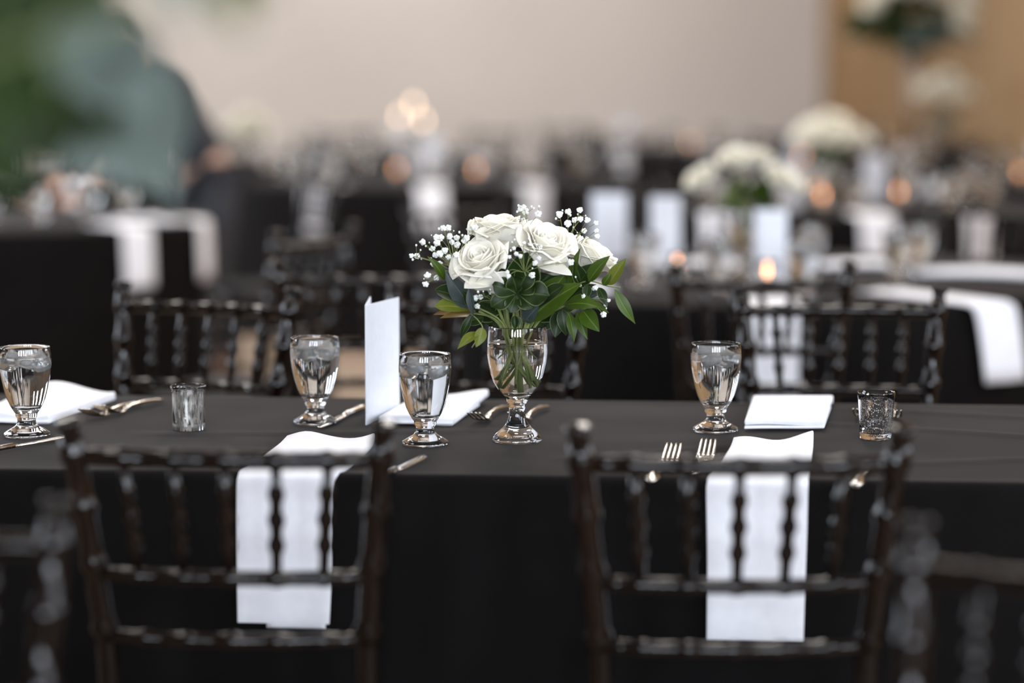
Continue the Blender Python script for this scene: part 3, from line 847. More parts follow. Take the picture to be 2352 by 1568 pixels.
def make_petal(Rr, H, half, lip, point, seed, flare=0.0):
    rnd = random.Random(seed); rows = []; NV, NU = 9, 12
    ph = rnd.uniform(0, 6)
    for i in range(NV + 1):
        v = i / NV; row = []
        for j in range(NU + 1):
            u = 2 * j / NU - 1
            hh = H * (1 - 0.22 * abs(u) ** 2.6 + point * math.exp(-(u / 0.28) ** 2))
            sp = (0.55 + 0.45 * min(1, v * 2.2))
            ang = u * half * sp
            rho = Rr * (math.sin(PI / 2 * min(1, (v * 1.25)) ** 0.8) * (0.92 + 0.08 * v)) + 0.0012
            rho += flare * v * v
            z = hh * v
            if v > 0.62:
                q = (v - 0.62) / 0.38
                rho += lip * q * q * (1 + 0.25 * math.sin(3 * u + ph))
                z -= lip * 0.55 * q ** 3
            rho += 0.0009 * math.sin(5 * u + ph) * v + 0.0016 * abs(u) ** 3 * v
            row.append((rho * math.cos(ang), rho * math.sin(ang), z))
        rows.append(row)
    mb = MB(); mb.grid(rows)
    return mb
LAYERS = [  # count, radius, height, half-angle, lip, point, flare
    (2, 0.0050, 0.0450, 2.1, 0.0004, 0.0, 0.0), (3, 0.0086, 0.0465, 1.5, 0.0010, 0.0, 0.0), (3, 0.0124, 0.0475, 1.35, 0.0020, 0.02, 0.001),
    (4, 0.0166, 0.0480, 1.15, 0.0034, 0.03, 0.002), (4, 0.0208, 0.0475, 1.10, 0.0056, 0.05, 0.003), (5, 0.0242, 0.0455, 0.95, 0.0080, 0.08, 0.004), (5, 0.0262, 0.0385, 0.90, 0.0100, 0.20, 0.007)]
PETALS = []
def petal_set():
    k = 0
    for li, (cnt, Rr, H, half, lip, pt, fl) in enumerate(LAYERS):
        for c in range(cnt):
            mb = make_petal(Rr, H, half, lip, pt, 50 + k, fl)
            ang = 2 * PI * c / cnt + li * 0.9 + 0.12 * math.sin(k * 3.1)
            rot = Matrix.Rotation(ang, 4, 'Z')
            mb.v = [tuple(rot @ Vector(p)) for p in mb.v]
            PETALS.append((mb, mb.mesh('petal', 'petal'))); k += 1
petal_set()
def joined_rose():
    mb = MB()
    for (q, _) in PETALS:
        o = len(mb.v); mb.v += q.v; mb.f += [tuple(o + i for i in f) for f in q.f]
    return mb.mesh('rose_bloom', 'petal')
ROSE_MESH = joined_rose()
def rose(center, axis, size, label, stem_pts, spin=0.0, sepals=True, group=None):
    """center = bloom centre in the world; stem_pts = world points from below the bloom down"""
    q = Vector(axis).to_track_quat('Z', 'Y'); mw = Matrix.Translation(Vector(center)) @ q.to_matrix().to_4x4() @ Matrix.Rotation(spin, 4, 'Z') @ Matrix.Scale(size, 4) @ Matrix.Translation((0, 0, -0.026))
    t = thing('white_rose', label, 'rose', group=group)
    t.matrix_world = mw
    inv = mw.inverted()
    for (_, me) in PETALS:
        p = link('petal', me, t); md = p.modifiers.new('solid', 'SOLIDIFY'); md.thickness = 0.0005; md.offset = 0
    base = mw @ Vector((0, 0, 0.001))
    cal = MB().blob((0, 0, -0.002), 0.0075, 10, 6, (1, 1, 0.9))
    cal.build('calyx', 'stem', t)
    pts = smoothed([base] + [Vector(p) for p in stem_pts], 5)
    MB().tube([inv @ p for p in pts], 0.0024 / size, 8).build('stem', 'stem', t)
    return t
DV = VP.y
def B(px, py, d=0.0): return at_depth(px, py, DV + d)
def in_vase(a, r, z): return Vector((VP.x + r * math.cos(a), VP.y + r * math.sin(a), VP.z + z))
def stem_path(a, lean=PI, rt=0.022, rb=0.024, zb=0.083):
    return [in_vase(a, rt, 0.178), in_vase(a + lean, rb * 0.35, 0.130), in_vase(a + lean, rb, zb)]
ra = rose(B(1106, 603, -0.040), (-0.30, -0.48, 0.82), 1.04, 'white rose facing the viewer above the sprig with two yellow-green leaves', stem_path(3.6), 0.4)
rb_ = rose(B(1140, 530, 0.010), (-0.06, -0.10, 0.99), 1.0, 'white rose at the top of the sharp bouquet, seen from its side', stem_path(2.4), 1.3)
rc_ = rose(B(1254, 566, -0.020), (0.30, -0.42, 0.86), 1.06, 'white rose with a long drooping petal over the big green leaf', stem_path(-0.7), 2.2)
rose(B(1362, 592, 0.030), (0.55, -0.15, 0.82), 0.92, 'white rose turned away behind the leafy sprig on the vase', stem_path(0.4), 0.9)

def guard_petals(rose_obj, specs):
    inv = rose_obj.matrix_world.inverted()
    for i, (b, e, w, fc, bend) in enumerate(specs):
        p = link('petal', leaf_mesh(b, e, w, fc, 'petal', bend=bend, fold=0.16, shape='petal', seed=90 + i, inv=inv), rose_obj)
        md = p.modifiers.new('solid', 'SOLIDIFY'); md.thickness = 0.0005; md.offset = 0
def sprig(label, path, leaves, stem_r=0.0013, name='leaf_sprig', cat='foliage', ends_in_vase=True):
    """path: world points; leaves: (base, tip, width, face, mat, kwargs)"""
    p0 = Vector(path[-1])
    t = thing(name, label, cat, p0)
    inv = Matrix.Translation(-p0)
    MB().tube([inv @ p for p in smoothed(path, 5)], stem_r, 7).build('stem', 'stem', t)
    for i, (b, e, w, fc, mat, kw) in enumerate(leaves):
        link('leaf', leaf_mesh(b, e, w, fc, mat, seed=i * 7 + len(label), inv=inv, **kw), t)
    return t
FC = Vector((0, -1, 0.35))      # faces the viewer, a little up
UPF = Vector((0, -0.5, 0.9))
LP = Vector((-0.4, -0.5, 0.8))
guard_petals(ra, [(B(1118, 652, -0.036), B(1040, 619, -0.058), 0.040, Vector((-0.1, -0.75, 0.65)), 0.10), (B(1120, 655, -0.045), B(1066, 664, -0.075), 0.030, Vector((-0.1, -0.6, 0.8)), 0.12),
                  (B(1115, 668, -0.040), B(1120, 610, -0.074), 0.052, Vector((0.0, -0.9, -0.2)), 0.10), (B(1115, 665, -0.040), B(1168, 622, -0.066), 0.040, Vector((0.3, -0.9, -0.1)), 0.10)])
guard_petals(rc_, [(B(1228, 606, -0.030), B(1314, 634, -0.056), 0.026, Vector((0.1, -0.6, 0.8)), 0.08), (B(1250, 625, -0.020), B(1236, 570, -0.050), 0.046, Vector((-0.2, -0.9, -0.2)), 0.10), (B(1255, 628, -0.015), B(1300, 585, -0.045), 0.040, Vector((0.4, -0.8, -0.1)), 0.10)])
guard_petals(rb_, [(B(1140, 560, 0.0), B(1092, 528, -0.018), 0.036, Vector((-0.3, -0.8, 0.3)), 0.10), (B(1150, 565, 0.0), B(1198, 515, -0.02), 0.036, Vector((0.2, -0.9, 0.1)), 0.10)])
# rosette of rounded wavy leaves in the middle
rc = B(1188, 672, -0.052)
rl = []
for (px, py, w, mt) in ((1130, 655, 0.030, 'leaf_dark'), (1128, 705, 0.026, 'leaf_dark'), (1172, 718, 0.024, 'leaf_dark'), (1222, 708, 0.028, 'leaf_dark'), (1262, 680, 0.036, 'leaf_dark'), (1230, 645, 0.030, 'leaf_dark'), (1216, 618, 0.032, 'leaf_dark'), (1176, 632, 0.028, 'leaf_dark')):
    rl.append((rc, B(px, py, -0.066), w, FC, mt, dict(bend=0.10, fold=0.18, shape='obovate', wavy=0.10)))
sprig('sprig with a rosette of rounded dark wavy-edged leaves in the bouquet centre', [rc, in_vase(4.7, 0.02, 0.185), in_vase(4.6, 0.004, 0.13), in_vase(1.6, 0.02, 0.085)], rl, 0.0022)
# upright dark leaf between the roses and its kin
sprig('sprig of dark pointed leaves standing between the two front roses', [B(1200, 680, -0.02), in_vase(4.3, 0.018, 0.18), in_vase(4.3, 0.005, 0.13), in_vase(1.1, 0.024, 0.09)],
      [(B(1200, 665, -0.03), B(1205, 572, -0.048), 0.052, FC, 'leaf_dark', dict(bend=0.05, fold=0.3)), (B(1190, 668, -0.03), B(1166, 600, -0.035), 0.03, FC, 'leaf_dark', dict(bend=0.05))], 0.002)
# big bright leaf and companions
sprig('sprig with one very large bright green leaf below the drooping petal', [B(1222, 735, -0.03), in_vase(5.2, 0.025, 0.175), in_vase(5.2, 0.004, 0.12), in_vase(2.2, 0.022, 0.085)],
      [(B(1212, 736, -0.04), B(1338, 652, -0.050), 0.042, Vector((-0.3, -0.8, 0.5)), 'leaf_mid', dict(bend=0.10, fold=0.15)),
       (B(1225, 715, -0.035), B(1298, 655, -0.058), 0.024, Vector((-0.4, -0.8, 0.5)), 'leaf_dark', dict(bend=0.1, shape='obovate')),
       (B(1230, 720, 0.0), B(1300, 628, -0.02), 0.040, FC, 'leaf_mid', dict(bend=0.05)),
       (B(1205, 738, -0.034), B(1240, 700, -0.05), 0.022, FC, 'leaf_blue', dict(bend=0.1))], 0.002)
# left dark / browned leaves
sprig('sprig of dark and browned leaves sticking out below the baby breath', [B(1100, 715, -0.02), in_vase(3.6, 0.03, 0.176), in_vase(3.4, 0.004, 0.12), in_vase(0.5, 0.026, 0.092)],
      [(B(1095, 712, -0.02), B(996, 668, -0.03), 0.030, Vector((0.1, -0.7, 0.7)), 'leaf_dark', dict(bend=0.14, shape='obovate')),
       (B(1092, 715, -0.025), B(997, 706, -0.045), 0.024, Vector((0.1, -0.7, 0.6)), 'leaf_lime', dict(bend=0.12, shape='obovate')),
       (B(1085, 715, -0.01), B(995, 724, -0.02), 0.018, Vector((0.1, -0.6, 0.8)), 'leaf_brown', dict(bend=0.06)),
       (B(1090, 722, -0.02), B(1010, 732, -0.03), 0.016, Vector((0.1, -0.6, 0.8)), 'leaf_brown', dict(bend=0.08)),
       (B(1090, 715, 0.0), B(1030, 690, 0.01), 0.030, UPF, 'leaf_dark', dict(bend=0.1)),
       (B(1110, 728, -0.02), B(1060, 745, -0.03), 0.020, FC, 'leaf_dark', dict(bend=0.1))], 0.002)
sprig('sprig of blue-grey leaves hugging the underside of the facing rose', [B(1085, 700, -0.03), in_vase(3.9, 0.030, 0.178), in_vase(3.7, 0.004, 0.12), in_vase(0.2, 0.02, 0.086)],
      [(B(1085, 708, -0.03), B(1024, 622, -0.04), 0.030, Vector((-0.3, -0.8, 0.3)), 'leaf_blue', dict(bend=0.10, fold=0.35)),
       (B(1078, 658, -0.055), B(1088, 728, -0.055), 0.013, Vector((-0.4, -0.9, 0.1)), 'leaf_blue', dict(bend=0.06, shape='lance')),
       (B(1022, 645, -0.03), B(980, 588, -0.045), 0.015, Vector((0.4, -0.8, 0.3)), 'leaf_mid', dict(bend=0.12, shape='lance', fold=0.3)),
       (B(1085, 700, -0.03), B(1062, 668, -0.045), 0.018, FC, 'leaf_dark', dict(bend=0.1))], 0.0016)
sprig('thin sprig with two yellow-green leaves hanging beside the vase rim', [B(1084, 798, -0.06), B(1108, 757, -0.062), B(1098, 735, -0.055), B(1085, 720, -0.045), in_vase(3.8, 0.034, 0.180), in_vase(3.7, 0.006, 0.13), in_vase(0.6, 0.022, 0.09)],
      [(B(1103, 762, -0.060), B(1051, 803, -0.075), 0.017, Vector((-0.3, -0.8, 0.5)), 'leaf_lime', dict(bend=0.12, shape='lance')),
       (B(1109, 752, -0.062), B(1093, 797, -0.068), 0.018, Vector((0.3, -0.9, 0.3)), 'leaf_lime', dict(bend=0.08, shape='ovate')),
       (B(1085, 722, -0.04), B(1058, 775, -0.03), 0.012, FC, 'leaf_dark', dict(bend=0.15, shape='lance'))], 0.0009)
# right sprig, long arching
sprig('long arching sprig of pointed green leaves reaching past the turned rose', [B(1425, 660, -0.05), B(1395, 656, -0.045), B(1350, 645, -0.04), B(1300, 670, -0.02), in_vase(0.2, 0.032, 0.182), in_vase(0.2, 0.006, 0.13), in_vase(3.3, 0.026, 0.095)],
      [(B(1352, 646, -0.045), B(1402, 588, -0.055), 0.022, Vector((-0.3, -0.8, 0.5)), 'leaf_mid', dict(bend=0.08, fold=0.3)),
       (B(1397, 654, -0.045), B(1439, 594, -0.055), 0.020, Vector((-0.3, -0.9, 0.2)), 'leaf_lime', dict(bend=0.06)),
       (B(1412, 664, -0.05), B(1460, 743, -0.06), 0.019, Vector((0.3, -0.9, 0.3)), 'leaf_mid', dict(bend=-0.08, shape='lance')),
       (B(1385, 655, -0.045), B(1404, 628, -0.05), 0.012, FC, 'leaf_mid', dict(bend=0.1)),
       (B(1310, 660, -0.03), B(1335, 568, -0.055), 0.016, Vector((-0.4, -0.8, 0.3)), 'leaf_mid', dict(bend=0.08, shape='lance')),
       (B(1335, 650, -0.03), B(1318, 600, -0.05), 0.022, FC, 'leaf_dark', dict(bend=0.1)),
       (B(1330, 650, -0.03), B(1362, 605, -0.045), 0.028, FC, 'leaf_dark', dict(bend=0.1)),
       (B(1375, 660, -0.04), B(1395, 705, -0.05), 0.014, FC, 'leaf_dark', dict(bend=0.1)),
       (B(1350, 655, -0.03), B(1345, 690, -0.04), 0.014, FC, 'leaf_dark', dict(bend=0.1))], 0.0011)
sprig('sprig with a cluster of drooping green leaves over the vase shoulder', [B(1300, 700, -0.02), in_vase(-0.3, 0.034, 0.180), in_vase(-0.2, 0.006, 0.13), in_vase(2.9, 0.022, 0.086)],
      [(B(1298, 700, -0.03), B(1378, 708, -0.05), 0.030, Vector((-0.1, -0.7, 0.7)), 'leaf_mid', dict(bend=0.14)),
       (B(1330, 700, -0.02), B(1385, 672, -0.03), 0.024, Vector((0, -0.6, 0.8)), 'leaf_blue', dict(bend=0.1)),
       (B(1338, 712, -0.03), B(1377, 762, -0.05), 0.026, Vector((-0.2, -0.9, 0.3)), 'leaf_mid', dict(bend=0.10)),
       (B(1325, 715, -0.025), B(1350, 780, -0.04), 0.016, Vector((-0.2, -0.9, 0.2)), 'leaf_mid', dict(bend=0.1, shape='lance')),
       (B(1305, 715, -0.02), B(1318, 785, -0.03), 0.016, Vector((0.2, -0.9, 0.2)), 'leaf_mid', dict(bend=0.12, shape='lance')),
       (B(1290, 710, -0.02), B(1300, 770, -0.02), 0.020, FC, 'leaf_dark', dict(bend=0.1)),
       (B(1320, 690, -0.02), B(1398, 720, -0.03), 0.022, UPF, 'leaf_mid', dict(bend=0.08)),
       (B(1300, 690, 0.0), B(1370, 655, 0.01), 0.026, UPF, 'leaf_dark', dict(bend=0.08)),
       (B(1285, 715, 0.0), B(1275, 775, -0.01), 0.024, FC, 'leaf_dark', dict(bend=0.08))], 0.0016)
sprig('sprig of dark leaves filling the back of the sharp bouquet', [B(1180, 700, 0.03), in_vase(1.5, 0.03, 0.180), in_vase(1.5, 0.006, 0.13), in_vase(4.6, 0.022, 0.09)],
      [(B(1180, 700, 0.03), B(1090, 640, 0.04), 0.05, FC, 'leaf_dark', dict(bend=0.08)), (B(1180, 700, 0.03), B(1290, 630, 0.04), 0.05, FC, 'leaf_dark', dict(bend=0.08)),
       (B(1180, 720, 0.02), B(1110, 740, 0.03), 0.04, FC, 'leaf_dark', dict(bend=0.08)), (B(1200, 720, 0.02), B(1280, 745, 0.03), 0.045, FC, 'leaf_dark', dict(bend=0.08)),
       (B(1200, 690, 0.02), B(1245, 585, 0.01), 0.05, FC, 'leaf_dark', dict(bend=0.08)), (B(1190, 690, 0.02), B(1150, 600, 0.01), 0.05, FC, 'leaf_dark', dict(bend=0.08)), (B(1200, 690, 0.015), B(1300, 600, 0.0), 0.05, FC, 'leaf_dark', dict(bend=0.08)), (B(1170, 690, 0.015), B(1090, 610, 0.0), 0.05, FC, 'leaf_dark', dict(bend=0.08)), (B(1230, 690, 0.02), B(1345, 640, 0.01), 0.045, FC, 'leaf_mid', dict(bend=0.08)), (B(1210, 700, 0.0), B(1285, 690, -0.01), 0.045, FC, 'leaf_dark', dict(bend=0.08)), (B(1160, 700, 0.0), B(1080, 690, -0.01), 0.045, FC, 'leaf_dark', dict(bend=0.08)),
       (B(1200, 720, 0.03), B(1340, 690, 0.05), 0.05, FC, 'leaf_dark', dict(bend=0.08)), (B(1160, 720, 0.03), B(1060, 700, 0.05), 0.045, FC, 'leaf_dark', dict(bend=0.08))], 0.0018)
# loose flower-bud by the rim
sprig('small closed green bud hanging over the vase rim', [B(1183, 752, -0.046), B(1180, 728, -0.047), B(1178, 708, -0.05), in_vase(4.6, 0.02, 0.19), in_vase(4.5, 0.004, 0.13), in_vase(1.4, 0.02, 0.1)],
      [(B(1182, 725, -0.048), B(1183, 756, -0.050), 0.012, FC, 'leaf_dark', dict(bend=0.1, fold=0.9)), (B(1184, 725, -0.046), B(1186, 752, -0.047), 0.011, Vector((0.9, -0.5, 0)), 'leaf_dark', dict(bend=0.1, fold=0.9))], 0.0012)

def blossom_mesh(seed):
    rnd = random.Random(seed); mb = MB()
    for k in range(9):
        th, z = 2 * PI * k * 0.382, 1 - 2 * (k + 0.5) / 9
        r = math.sqrt(max(0, 1 - z * z)); d = Vector((r * math.cos(th), r * math.sin(th), z))
        mb.blob(d * 0.0022, 0.0019 * rnd.uniform(0.8, 1.15), 6, 4, (1, 1, 1), 0.15, rnd)
    return mb.mesh('blossom', 'blossom')
BLOS = [blossom_mesh(i) for i in range(4)]
def bud_mesh():
    return MB().blob((0, 0, 0), 0.0014, 6, 4, (1, 1, 1.2)).mesh('bud', 'blossom')
BUD = bud_mesh()
def babys_breath(label, root_px, spots, buds, seed, depth):
    """root_px: where the branch starts; spots: (px, py, size)"""
    rnd = random.Random(seed)
    root = B(root_px[0], root_px[1], depth)
    t = thing('baby_breath_sprig', label, 'flower', root)
    inv = Matrix.Translation(-root)
    mb = MB()
    top = in_vase(math.atan2(0, root.x - VP.x), 0.028, 0.182)
    low = in_vase(math.atan2(0, root.x - VP.x) + PI, 0.022, 0.125)
    mb.tube([inv @ p for p in smoothed([root, root.lerp(top, 0.6) + Vector((0, 0, 0.006)), top, low], 4)], 0.0008, 5)
    ends = [(B(px, py, depth + rnd.uniform(-0.025, 0.02)), s) for (px, py, s) in spots]
    forks = []
    for (p, s) in ends:
        mid = root.lerp(p, rnd.uniform(0.35, 0.6)) + Vector((rnd.uniform(-.004, .004), rnd.uniform(-.004, .004), 0.004))
        pts = smoothed([root, mid, p], 4)
        mb.tube([inv @ q for q in pts], 0.00042, 4); forks.append(pts)
    bpos = [B(px, py, depth + rnd.uniform(-0.02, 0.02)) for (px, py) in buds]
    for b in bpos:
        f = min((q for pts in forks for q in pts), key=lambda q: (q - b).length)
        mb.tube([inv @ f, inv @ (f.lerp(b, 0.5) + Vector((0, 0, -0.0015))), inv @ b], 0.00032, 4)
    st = mb.build('branching_stem', 'stem', t)
    for i, (p, s) in enumerate(ends):
        o = link('blossom', BLOS[i % 4], t); o.location = inv @ p; o.scale = (s * 1.3,) * 3; o.rotation_euler = (rnd.uniform(0, 3), rnd.uniform(0, 3), 0)
    for b in bpos:
        o = link('bud', BUD, t); o.location = inv @ b; o.scale = (rnd.uniform(0.7, 1.3),) * 3
    return t
left_spots = [(971, 556, 1), (958, 588, 1), (945, 587, .8), (1018, 524, 1), (1030, 523, 1), (1002, 545, 1), (1012, 546, 1.1), (993, 571, 1), (1004, 558, 1.1), (1033, 543, 1), (1049, 546, 1), (1038, 556, .9), (1050, 562, 1.1), (1072, 546, 1), (1066, 553, .9), (1000, 586, 1), (1010, 583, 1.1), (996, 606, 1), (1010, 606, 1), (982, 632, 1.1), (978, 653, .9), (1002, 638, .9), (1080, 524, 1), (1092, 522, 1), (1022, 575, 1), (1030, 590, .9), (1048, 585, 1)]
left_buds = [(956, 563), (966, 574), (986, 557), (991, 540), (1008, 525), (1042, 530), (1055, 533), (948, 596), (968, 594), (974, 640), (972, 650), (990, 594), (1062, 540), (978, 565)]
babys_breath('spray of baby breath sticking out beside the facing rose', (1045, 625), left_spots, left_buds, 1, -0.02)
babys_breath('small baby breath spray standing above the top rose', (1205, 545), [(1196, 480, 1), (1207, 486, 1.15), (1236, 491, 1.1), (1203, 476, .9), (1201, 506, .9)], [(1191, 472), (1188, 486), (1221, 474), (1238, 474), (1188, 503), (1226, 478)], 2, 0.0)
babys_breath('airy baby breath spray above the turned rose', (1300, 580), [(1285, 492, 1.1), (1305, 486, 1), (1304, 513, 1.15), (1320, 505, 1), (1333, 503, .9), (1332, 482, 1), (1349, 505, 1), (1342, 530, .9), (1369, 512, .8), (1370, 530, .8), (1372, 542, .8), (1300, 547, 1)], [(1277, 502), (1292, 483), (1310, 494), (1327, 492), (1298, 525), (1317, 522), (1326, 534), (1345, 495), (1312, 542)], 3, 0.02)
babys_breath('tiny baby breath florets lying over the inner petals of the roses', (1205, 625), [(1195, 588, .7), (1186, 583, .7), (1170, 590, .6), (1229, 604, .9), (1238, 593, .7), (1222, 632, 1), (1311, 602, 1.1), (1204, 558, .6), (1217, 560, .6), (1180, 570, .6), (1240, 570, .6), (1165, 625, .7), (1168, 634, .7)], [(1176, 556), (1182, 550), (1196, 565), (1233, 562), (1243, 566), (1214, 548), (1228, 552), (1160, 615), (1223, 616), (1173, 575), (1160, 572)], 4, -0.072)
babys_breath('few baby breath florets dangling under the facing rose', (1130, 690), [(1091, 684, 1), (1103, 682, .9), (1096, 703, .9), (1127, 672, .6)], [(1098, 670), (1110, 669), (1126, 665)], 5, -0.055)
babys_breath('few baby breath florets low among the leaves on the arching sprig side', (1345, 690), [(1330, 652, 1), (1366, 662, .9), (1386, 722, 1), (1340, 680, .7), (1398, 690, .6), (1390, 700, .6)], [(1322, 636), (1392, 708), (1352, 668)], 6, -0.035)
# bare cut stems standing in the vase water
for i, (a, rt, rb, zb, lean) in enumerate(((0.9, 0.012, 0.028, 0.090, 2.9), (2.9, 0.016, 0.027, 0.094, 2.7), (4.2, 0.006, 0.006, 0.0765, 3.0), (5.7, 0.018, 0.028, 0.096, 2.8))):
    tt = thing('cut_stem', 'cut green flower stem standing in the water of the sharp rose vase', 'stem', in_vase(a + lean, rb, zb), group='cut stems in the rose vase')
    inv = Matrix.Translation(-tt.location)
    pts = smoothed([in_vase(a, rt, 0.205), in_vase(a, rt * 0.7, 0.165), in_vase(a + lean, rb * 0.35, 0.128), in_vase(a + lean, rb, zb)], 5)
    MB().tube([inv @ p for p in pts], 0.0034 if i == 2 else 0.0024, 9).build('stem', 'stem', tt)

# ------------------------------------------------------------------ round tables of the hall
def round_cloth(c, r, label, seed):
    rnd = random.Random(seed); rows = []; NS = 96
    n1, p1, p2 = rnd.randint(9, 12), rnd.uniform(0, 6), rnd.uniform(0, 6)
    prof = [(0.02, TOPZ), (r * 0.5, TOPZ), (r - 0.012, TOPZ), (r - 0.004, TOPZ - 0.003), (r, TOPZ - 0.012)] + [(r, TOPZ - 0.012 - (TOPZ - 0.017) * i / 12) for i in range(1, 13)]
    for (rr, z) in prof:
        q = TOPZ - z; row = []
        for k in range(NS):
            a = 2 * PI * k / NS
            w = q * 0.05 * (0.5 + 0.5 * math.sin(n1 * a + p1 + 0.8 * math.sin(3 * a + p2))) if q > 0.02 else 0
            row.append(((rr + w * 0.8) * math.cos(a), (rr + w * 0.8) * math.sin(a), z))
        rows.append(row)
    mb = MB(); o0 = mb.grid(rows[::-1], closed_u=True)
    mb.f.append(tuple(o0 + (len(rows) - 1) * NS + k for k in range(NS)))
    o = mb.build('tablecloth', 'cloth'); o.location = (c[0], c[1], 0)
    return tag(o, label, 'tablecloth')
def hang_napkin_mesh(seed, w, top, drop, skew=0.0):
    """edge along x at y = 0, table towards +y; origin at table-top height"""
    rnd = random.Random(seed); rows = []; ph = rnd.uniform(0, 6)
    path = [(top, 0.004), (top * 0.6, 0.004), (top * 0.25, 0.004), (0.008, 0.003), (-0.004, -0.003), (-0.010, -0.018), (-0.014, -drop * 0.45), (-0.018, -drop)]
    S = smoothed([(0, y, z) for y, z in path], 3)
    for i, p in enumerate(S):
        f = i / (len(S) - 1)
        row = []
        for j in range(9):
            u = j / 8 - 0.5
            x = u * w * (1 - 0.06 * f) + skew * (f - 0.45)
            zz = p.z + (0.005 * abs(math.sin(5 * u + ph)) * max(0, 1 - 2.4 * f))
            row.append((x, p.y - (0.003 * math.sin(9 * u + ph) + 0.003) * max(0, 2 * f - 1), zz))
        rows.append(row)
    mb = MB(); mb.grid(rows); return mb.mesh('napkin', 'napkin')
HANG = [hang_napkin_mesh(1, 0.140, 0.20, 0.21), hang_napkin_mesh(2, 0.14, 0.22, 0.20, 0.03), hang_napkin_mesh(3, 0.135, 0.2, 0.21, -0.03), hang_napkin_mesh(4, 0.135, 0.34, 0.19, 0.10)]
def hang_napkin(c, r, ang, label, group=None, v=0, extra=0.012):
    d = Vector((math.cos(ang), math.sin(ang)))
    o = link('napkin', HANG[v])
    o.location = (c[0] + d.x * (r + extra), c[1] + d.y * (r + extra), TOPZ)
    o.rotation_euler = (0, 0, ang + PI / 2)
    md = o.modifiers.new('solid', 'SOLIDIFY'); md.thickness = 0.004; md.offset = 1
    return tag(o, label, 'napkin', group)
def flat_napkin_obj(p, rz, label, group=None, w=0.13, l=0.24):
    mb = MB(); rows = []
    for i in range(7):
        v = i / 6; rows.append([((j / 8 - 0.5) * w * (1 - 0.05 * v), (v - 0.5) * l, 0.010 + 0.008 * math.sin(PI * v) * (0.5 + 0.5 * math.sin(j)) ) for j in range(9)])
    mb.grid(rows); o = mb.build('napkin', 'napkin'); o.location = (p[0], p[1], TOPZ + 0.002); o.rotation_euler = (0, 0, rz)
    md = o.modifiers.new('solid', 'SOLIDIFY'); md.thickness = 0.010; md.offset = -1
    return tag(o, label, 'napkin', group)
TABLES = [(0.66, 6.46, 0.88), (-1.90, 8.95, 0.78), (-0.38, 12.3, 1.05), (-2.15, 13.6, 0.8), (-0.75, 15.6, 0.8), (0.98, 16.9, 0.75), (1.36, 9.9, 0.85), (2.72, 11.9, 0.72), (1.95, 14.1, 0.78), (2.62, 17.6, 0.75)]
CHAIR_AT = []
def chairs_round(c, r, angs, label, group, gap=0.235):
    for a in angs:
        a = R(a); x, y = c[0] + math.cos(a) * (r + gap), c[1] + math.sin(a) * (r + gap)
        if x > RIGHT_X - 0.32: continue
        if any((t[0], t[1]) != (c[0], c[1]) and math.hypot(x - t[0], y - t[1]) < t[2] + 0.36 for t in TABLES): continue
        if any(math.hypot(x - q[0], y - q[1]) < 0.52 for q in CHAIR_AT): continue
        CHAIR_AT.append((x, y))
        chair((x, y), a + PI / 2, label, group)
def angle_to(c, px, depth_guess, r):
    """angle on the near rim of a round table that shows at pixel column px"""
    best, ba = 1e9, 0
    for k in range(-180, 1):
        a = R(k); x, y = c[0] + r * math.cos(a), c[1] + r * math.sin(a)
        e = abs(x / y * F_PX + 1176 - px)
        if e < best: best, ba = e, a
    return ba

LEAFY = None
def leafy_mesh(seed, n, spread, mats=('leaf_dark', 'leaf_mid')):
    rnd = random.Random(seed); mb = MB()
    for k in range(n):
        a = rnd.uniform(0, 2 * PI); el = rnd.uniform(-0.5, 0.7); l = rnd.uniform(0.6, 1.0) * spread
        d = Vector((math.cos(a) * math.cos(el), math.sin(a) * math.cos(el), math.sin(el)))
        b = d * 0.015; e = d * l
        me = leaf_mesh(b, e, spread * 0.36, Vector((-d.y, d.x, 1.2)), mats[0], bend=0.1, seed=k)
        o = len(mb.v); mb.v += [tuple(v.co) for v in me.vertices]; mb.f += [tuple(o + i for i in p.vertices) for p in me.polygons]
        for i in range(len(me.vertices)): mb.uv[o + i] = ((i % 9) / 8, (i // 9) / 11)
        bpy.data.meshes.remove(me)
    return mb
LEAFY_MID = leafy_mesh(5, 26, 0.10).mesh('foliage', 'leaf_mid')
LEAFY_DARK = leafy_mesh(8, 34, 0.16).mesh('foliage', 'leaf_dark')
LEAFY_EUCA = leafy_mesh(9, 30, 0.16).mesh('foliage', 'leaf_euca')
STALKS = MB()
for k in range(7):
    a = 2 * PI * k / 7
    STALKS.tube([(0.02 * math.cos(a), 0.02 * math.sin(a), 0.205), (0.002 * math.cos(a), 0.002 * math.sin(a), 0.14), (-0.022 * math.cos(a), -0.022 * math.sin(a), 0.088)], 0.0025, 6)
STALK_MESH = STALKS.mesh('stems', 'stem')
